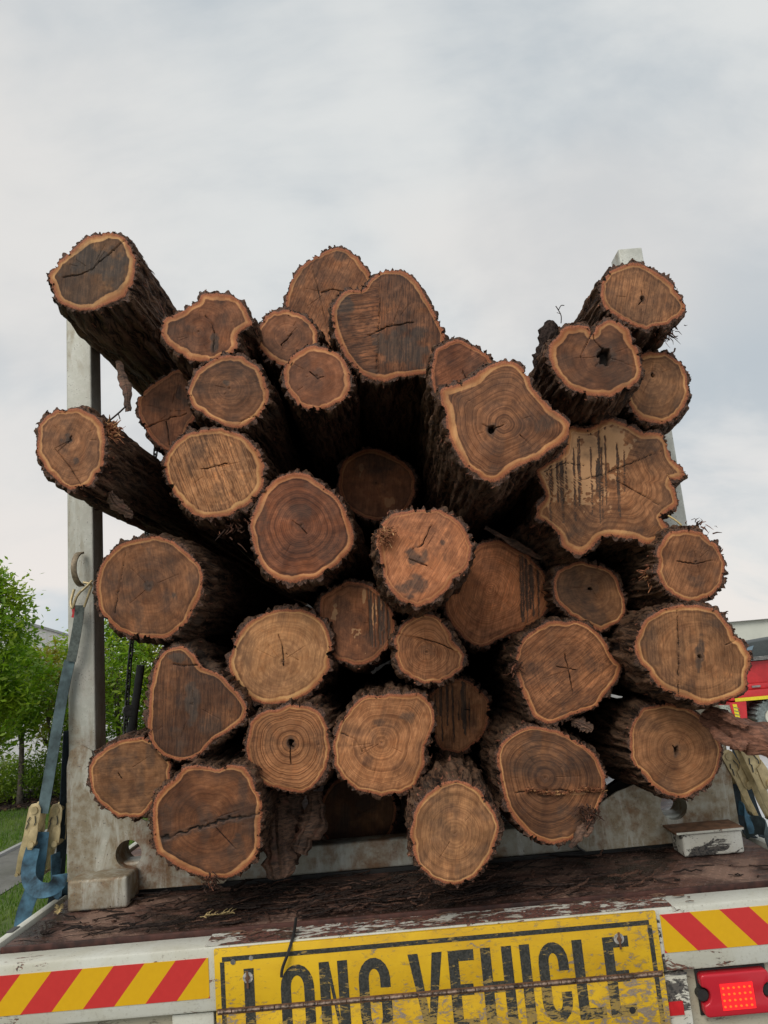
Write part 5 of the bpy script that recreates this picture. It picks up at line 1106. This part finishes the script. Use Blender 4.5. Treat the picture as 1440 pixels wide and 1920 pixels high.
# ------------------------------------------------------------------ buildings
def hall(name, label, P1, P2, depth, h, mw, panels, trim=.35, cat='building'):
    r = empty(name, (P1[0], P1[1], 0), label, cat); d = Vector((P2[0]-P1[0], P2[1]-P1[1], 0)); L_ = d.length; ang = math.atan2(d.y, d.x); r.rotation_euler = (0, 0, ang)
    mb = MB(); mb.box((0, 0, 0), (L_, depth, h)); mb.build('wall', mw, r)
    mb = MB(); mb.box((-.3, -.25, h+.003), (L_+.3, depth+.3, h+trim)); mb.build('roof_edge', M['roofm'], r)
    for i in range(1, panels):
        mb = MB(); x = L_*i/panels; mb.box((x-.05, -.03, 0), (x+.05, -.003, h-.01)); mb.build('wall_seam', M['pale'], r)
    return r
b1 = un1(-90, 1120, 52); b2 = un1(130, 1202, 100)
dirv = Vector((b2.x-b1.x, b2.y-b1.y, 0)).normalized(); far = Vector((b2.x, b2.y, 0))+dirv*60
w1 = hall('warehouse', 'long white warehouse wall behind the left trees', (b1.x, b1.y), (far.x, far.y), 30, 8.0, M['cladd'], 16, .25)
r2 = hall('shed', 'low pale green grey shed at the right horizon', (un1(1340, 1180, 42).x, 42), (un1(1340, 1180, 42).x+30, 44), 12, 2.05, M['pale'], 4, .03)

# ------------------------------------------------------------------ red tractor at the right edge
tr = empty('red_tractor', (un1(1378, 1360, 13.0).x, 13.0, 0), 'red tractor with yellow stripe and lugged tyre, cut by the right photo edge', 'tractor')
def part(nm, mtl, lo, hi, parent=tr, bev=.01): mb = MB(); mb.box(lo, hi); return mb.build(nm, mtl, parent, bevel=bev)
part('fender_beam', M['red'], (.0, 0, .62), (3.2, .9, .765)); part('stripe', M['yellow'], (.07, -.012, .60), (3.2, -.001, .655), bev=0)
part('fender_top', M['red'], (.02, .08, .768), (3.2, 1.0, .86))
mb = MB(); mb.prism([(.0, .30), (.20, .22), (.24, .595), (-.04, .595)], -.03, .6); mb.build('corner_guard', M['red'], tr)
mb = MB(); mb.prism([(.02, .26), (.10, .22), (.07, .56), (.005, .57)], -.040, -.031); o = mb.build('hazard_plate', M['yellow'], tr)
for k_ in range(5):
    z_ = .29+k_*.055; mb = MB(); mb.prism([(.012, z_), (.098, z_-.03), (.098, z_-.014), (.012, z_+.016)], -.0425, -.0405); mb.build('slash', make_plain('slash', (.25, .25, .08), .6) if k_ == 0 else bpy.data.materials['slash'], o)
mb = MB(); mb.prism([(-.17, .27), (.0, .235), (-.01, .55), (-.20, .56)], .0, .1); mb.build('mesh_guard', make_plain('grey_mesh', (.30, .33, .28), .6, .2, .5, 40), tr)
part('inner_body', make_plain('dark_red_body', (.16, .02, .022), .5), (.22, .35, .25), (3.0, .8, .615))
mb = MB(); wc = (.66, .30); wr = MB(); wr.tube([(wc[0], .02, wc[1]), (wc[0], .33, wc[1])], .27, 28); ty = wr.build('tyre', make_plain('dusty_tyre', (.17, .20, .195), .8, 0, .3, 20), tr, smooth='auto')
for k_ in range(22):
    a = 2*math.pi*k_/22; mb = MB(); R_ = Matrix.Translation((wc[0], .17, wc[1])) @ Matrix.Rotation(a, 4, 'Y') @ Matrix.Translation((.275, 0, 0))
    mb.box((-.012, -.165, -.016), (.02, .16, .016), mtx=R_); mb.build('lug', ty.data.materials[0], ty)
mb = MB(); mb.tube([(wc[0], .0, wc[1]), (wc[0], .3, wc[1])], .13, 18); mb.build('rim', M['white'], tr, smooth='auto')
mb = MB(); mb.prism([(.40, .863), (1.9, .863), (1.9, 1.22), (.20, 1.22)], .2, .8); mb.build('cowl', M['red'], tr)
mb = MB(); mb.prism([(.14, 1.23), (1.9, 1.235), (1.9, 1.66), (.55, 1.545), (.04, 1.42)], .1, .9); cp = mb.build('cab_hood', M['dark'], tr, bevel=.01)
mb = MB(); mb.prism([(.23, 1.32), (.50, 1.33), (.58, 1.49), (.15, 1.40)], .085, .098); mb.build('window', M['glass'], cp)
for k_ in range(3): part('grille_bar', M['bolt'], (.42, .08, 1.245+k_*.022), (.9, .098, 1.257+k_*.022), bev=0)
mb = MB(); mb.tube([(.40, .17, 1.12), (.40, .2, 1.12)], .07, 14); mb.build('work_light', make_plain('amber_lens', (.55, .17, .09), .3), tr, smooth='auto')
mb = MB(); mb.box((.42, .05, .80), (.56, .078, .83)); mb.build('latch', M['bolt'], tr)
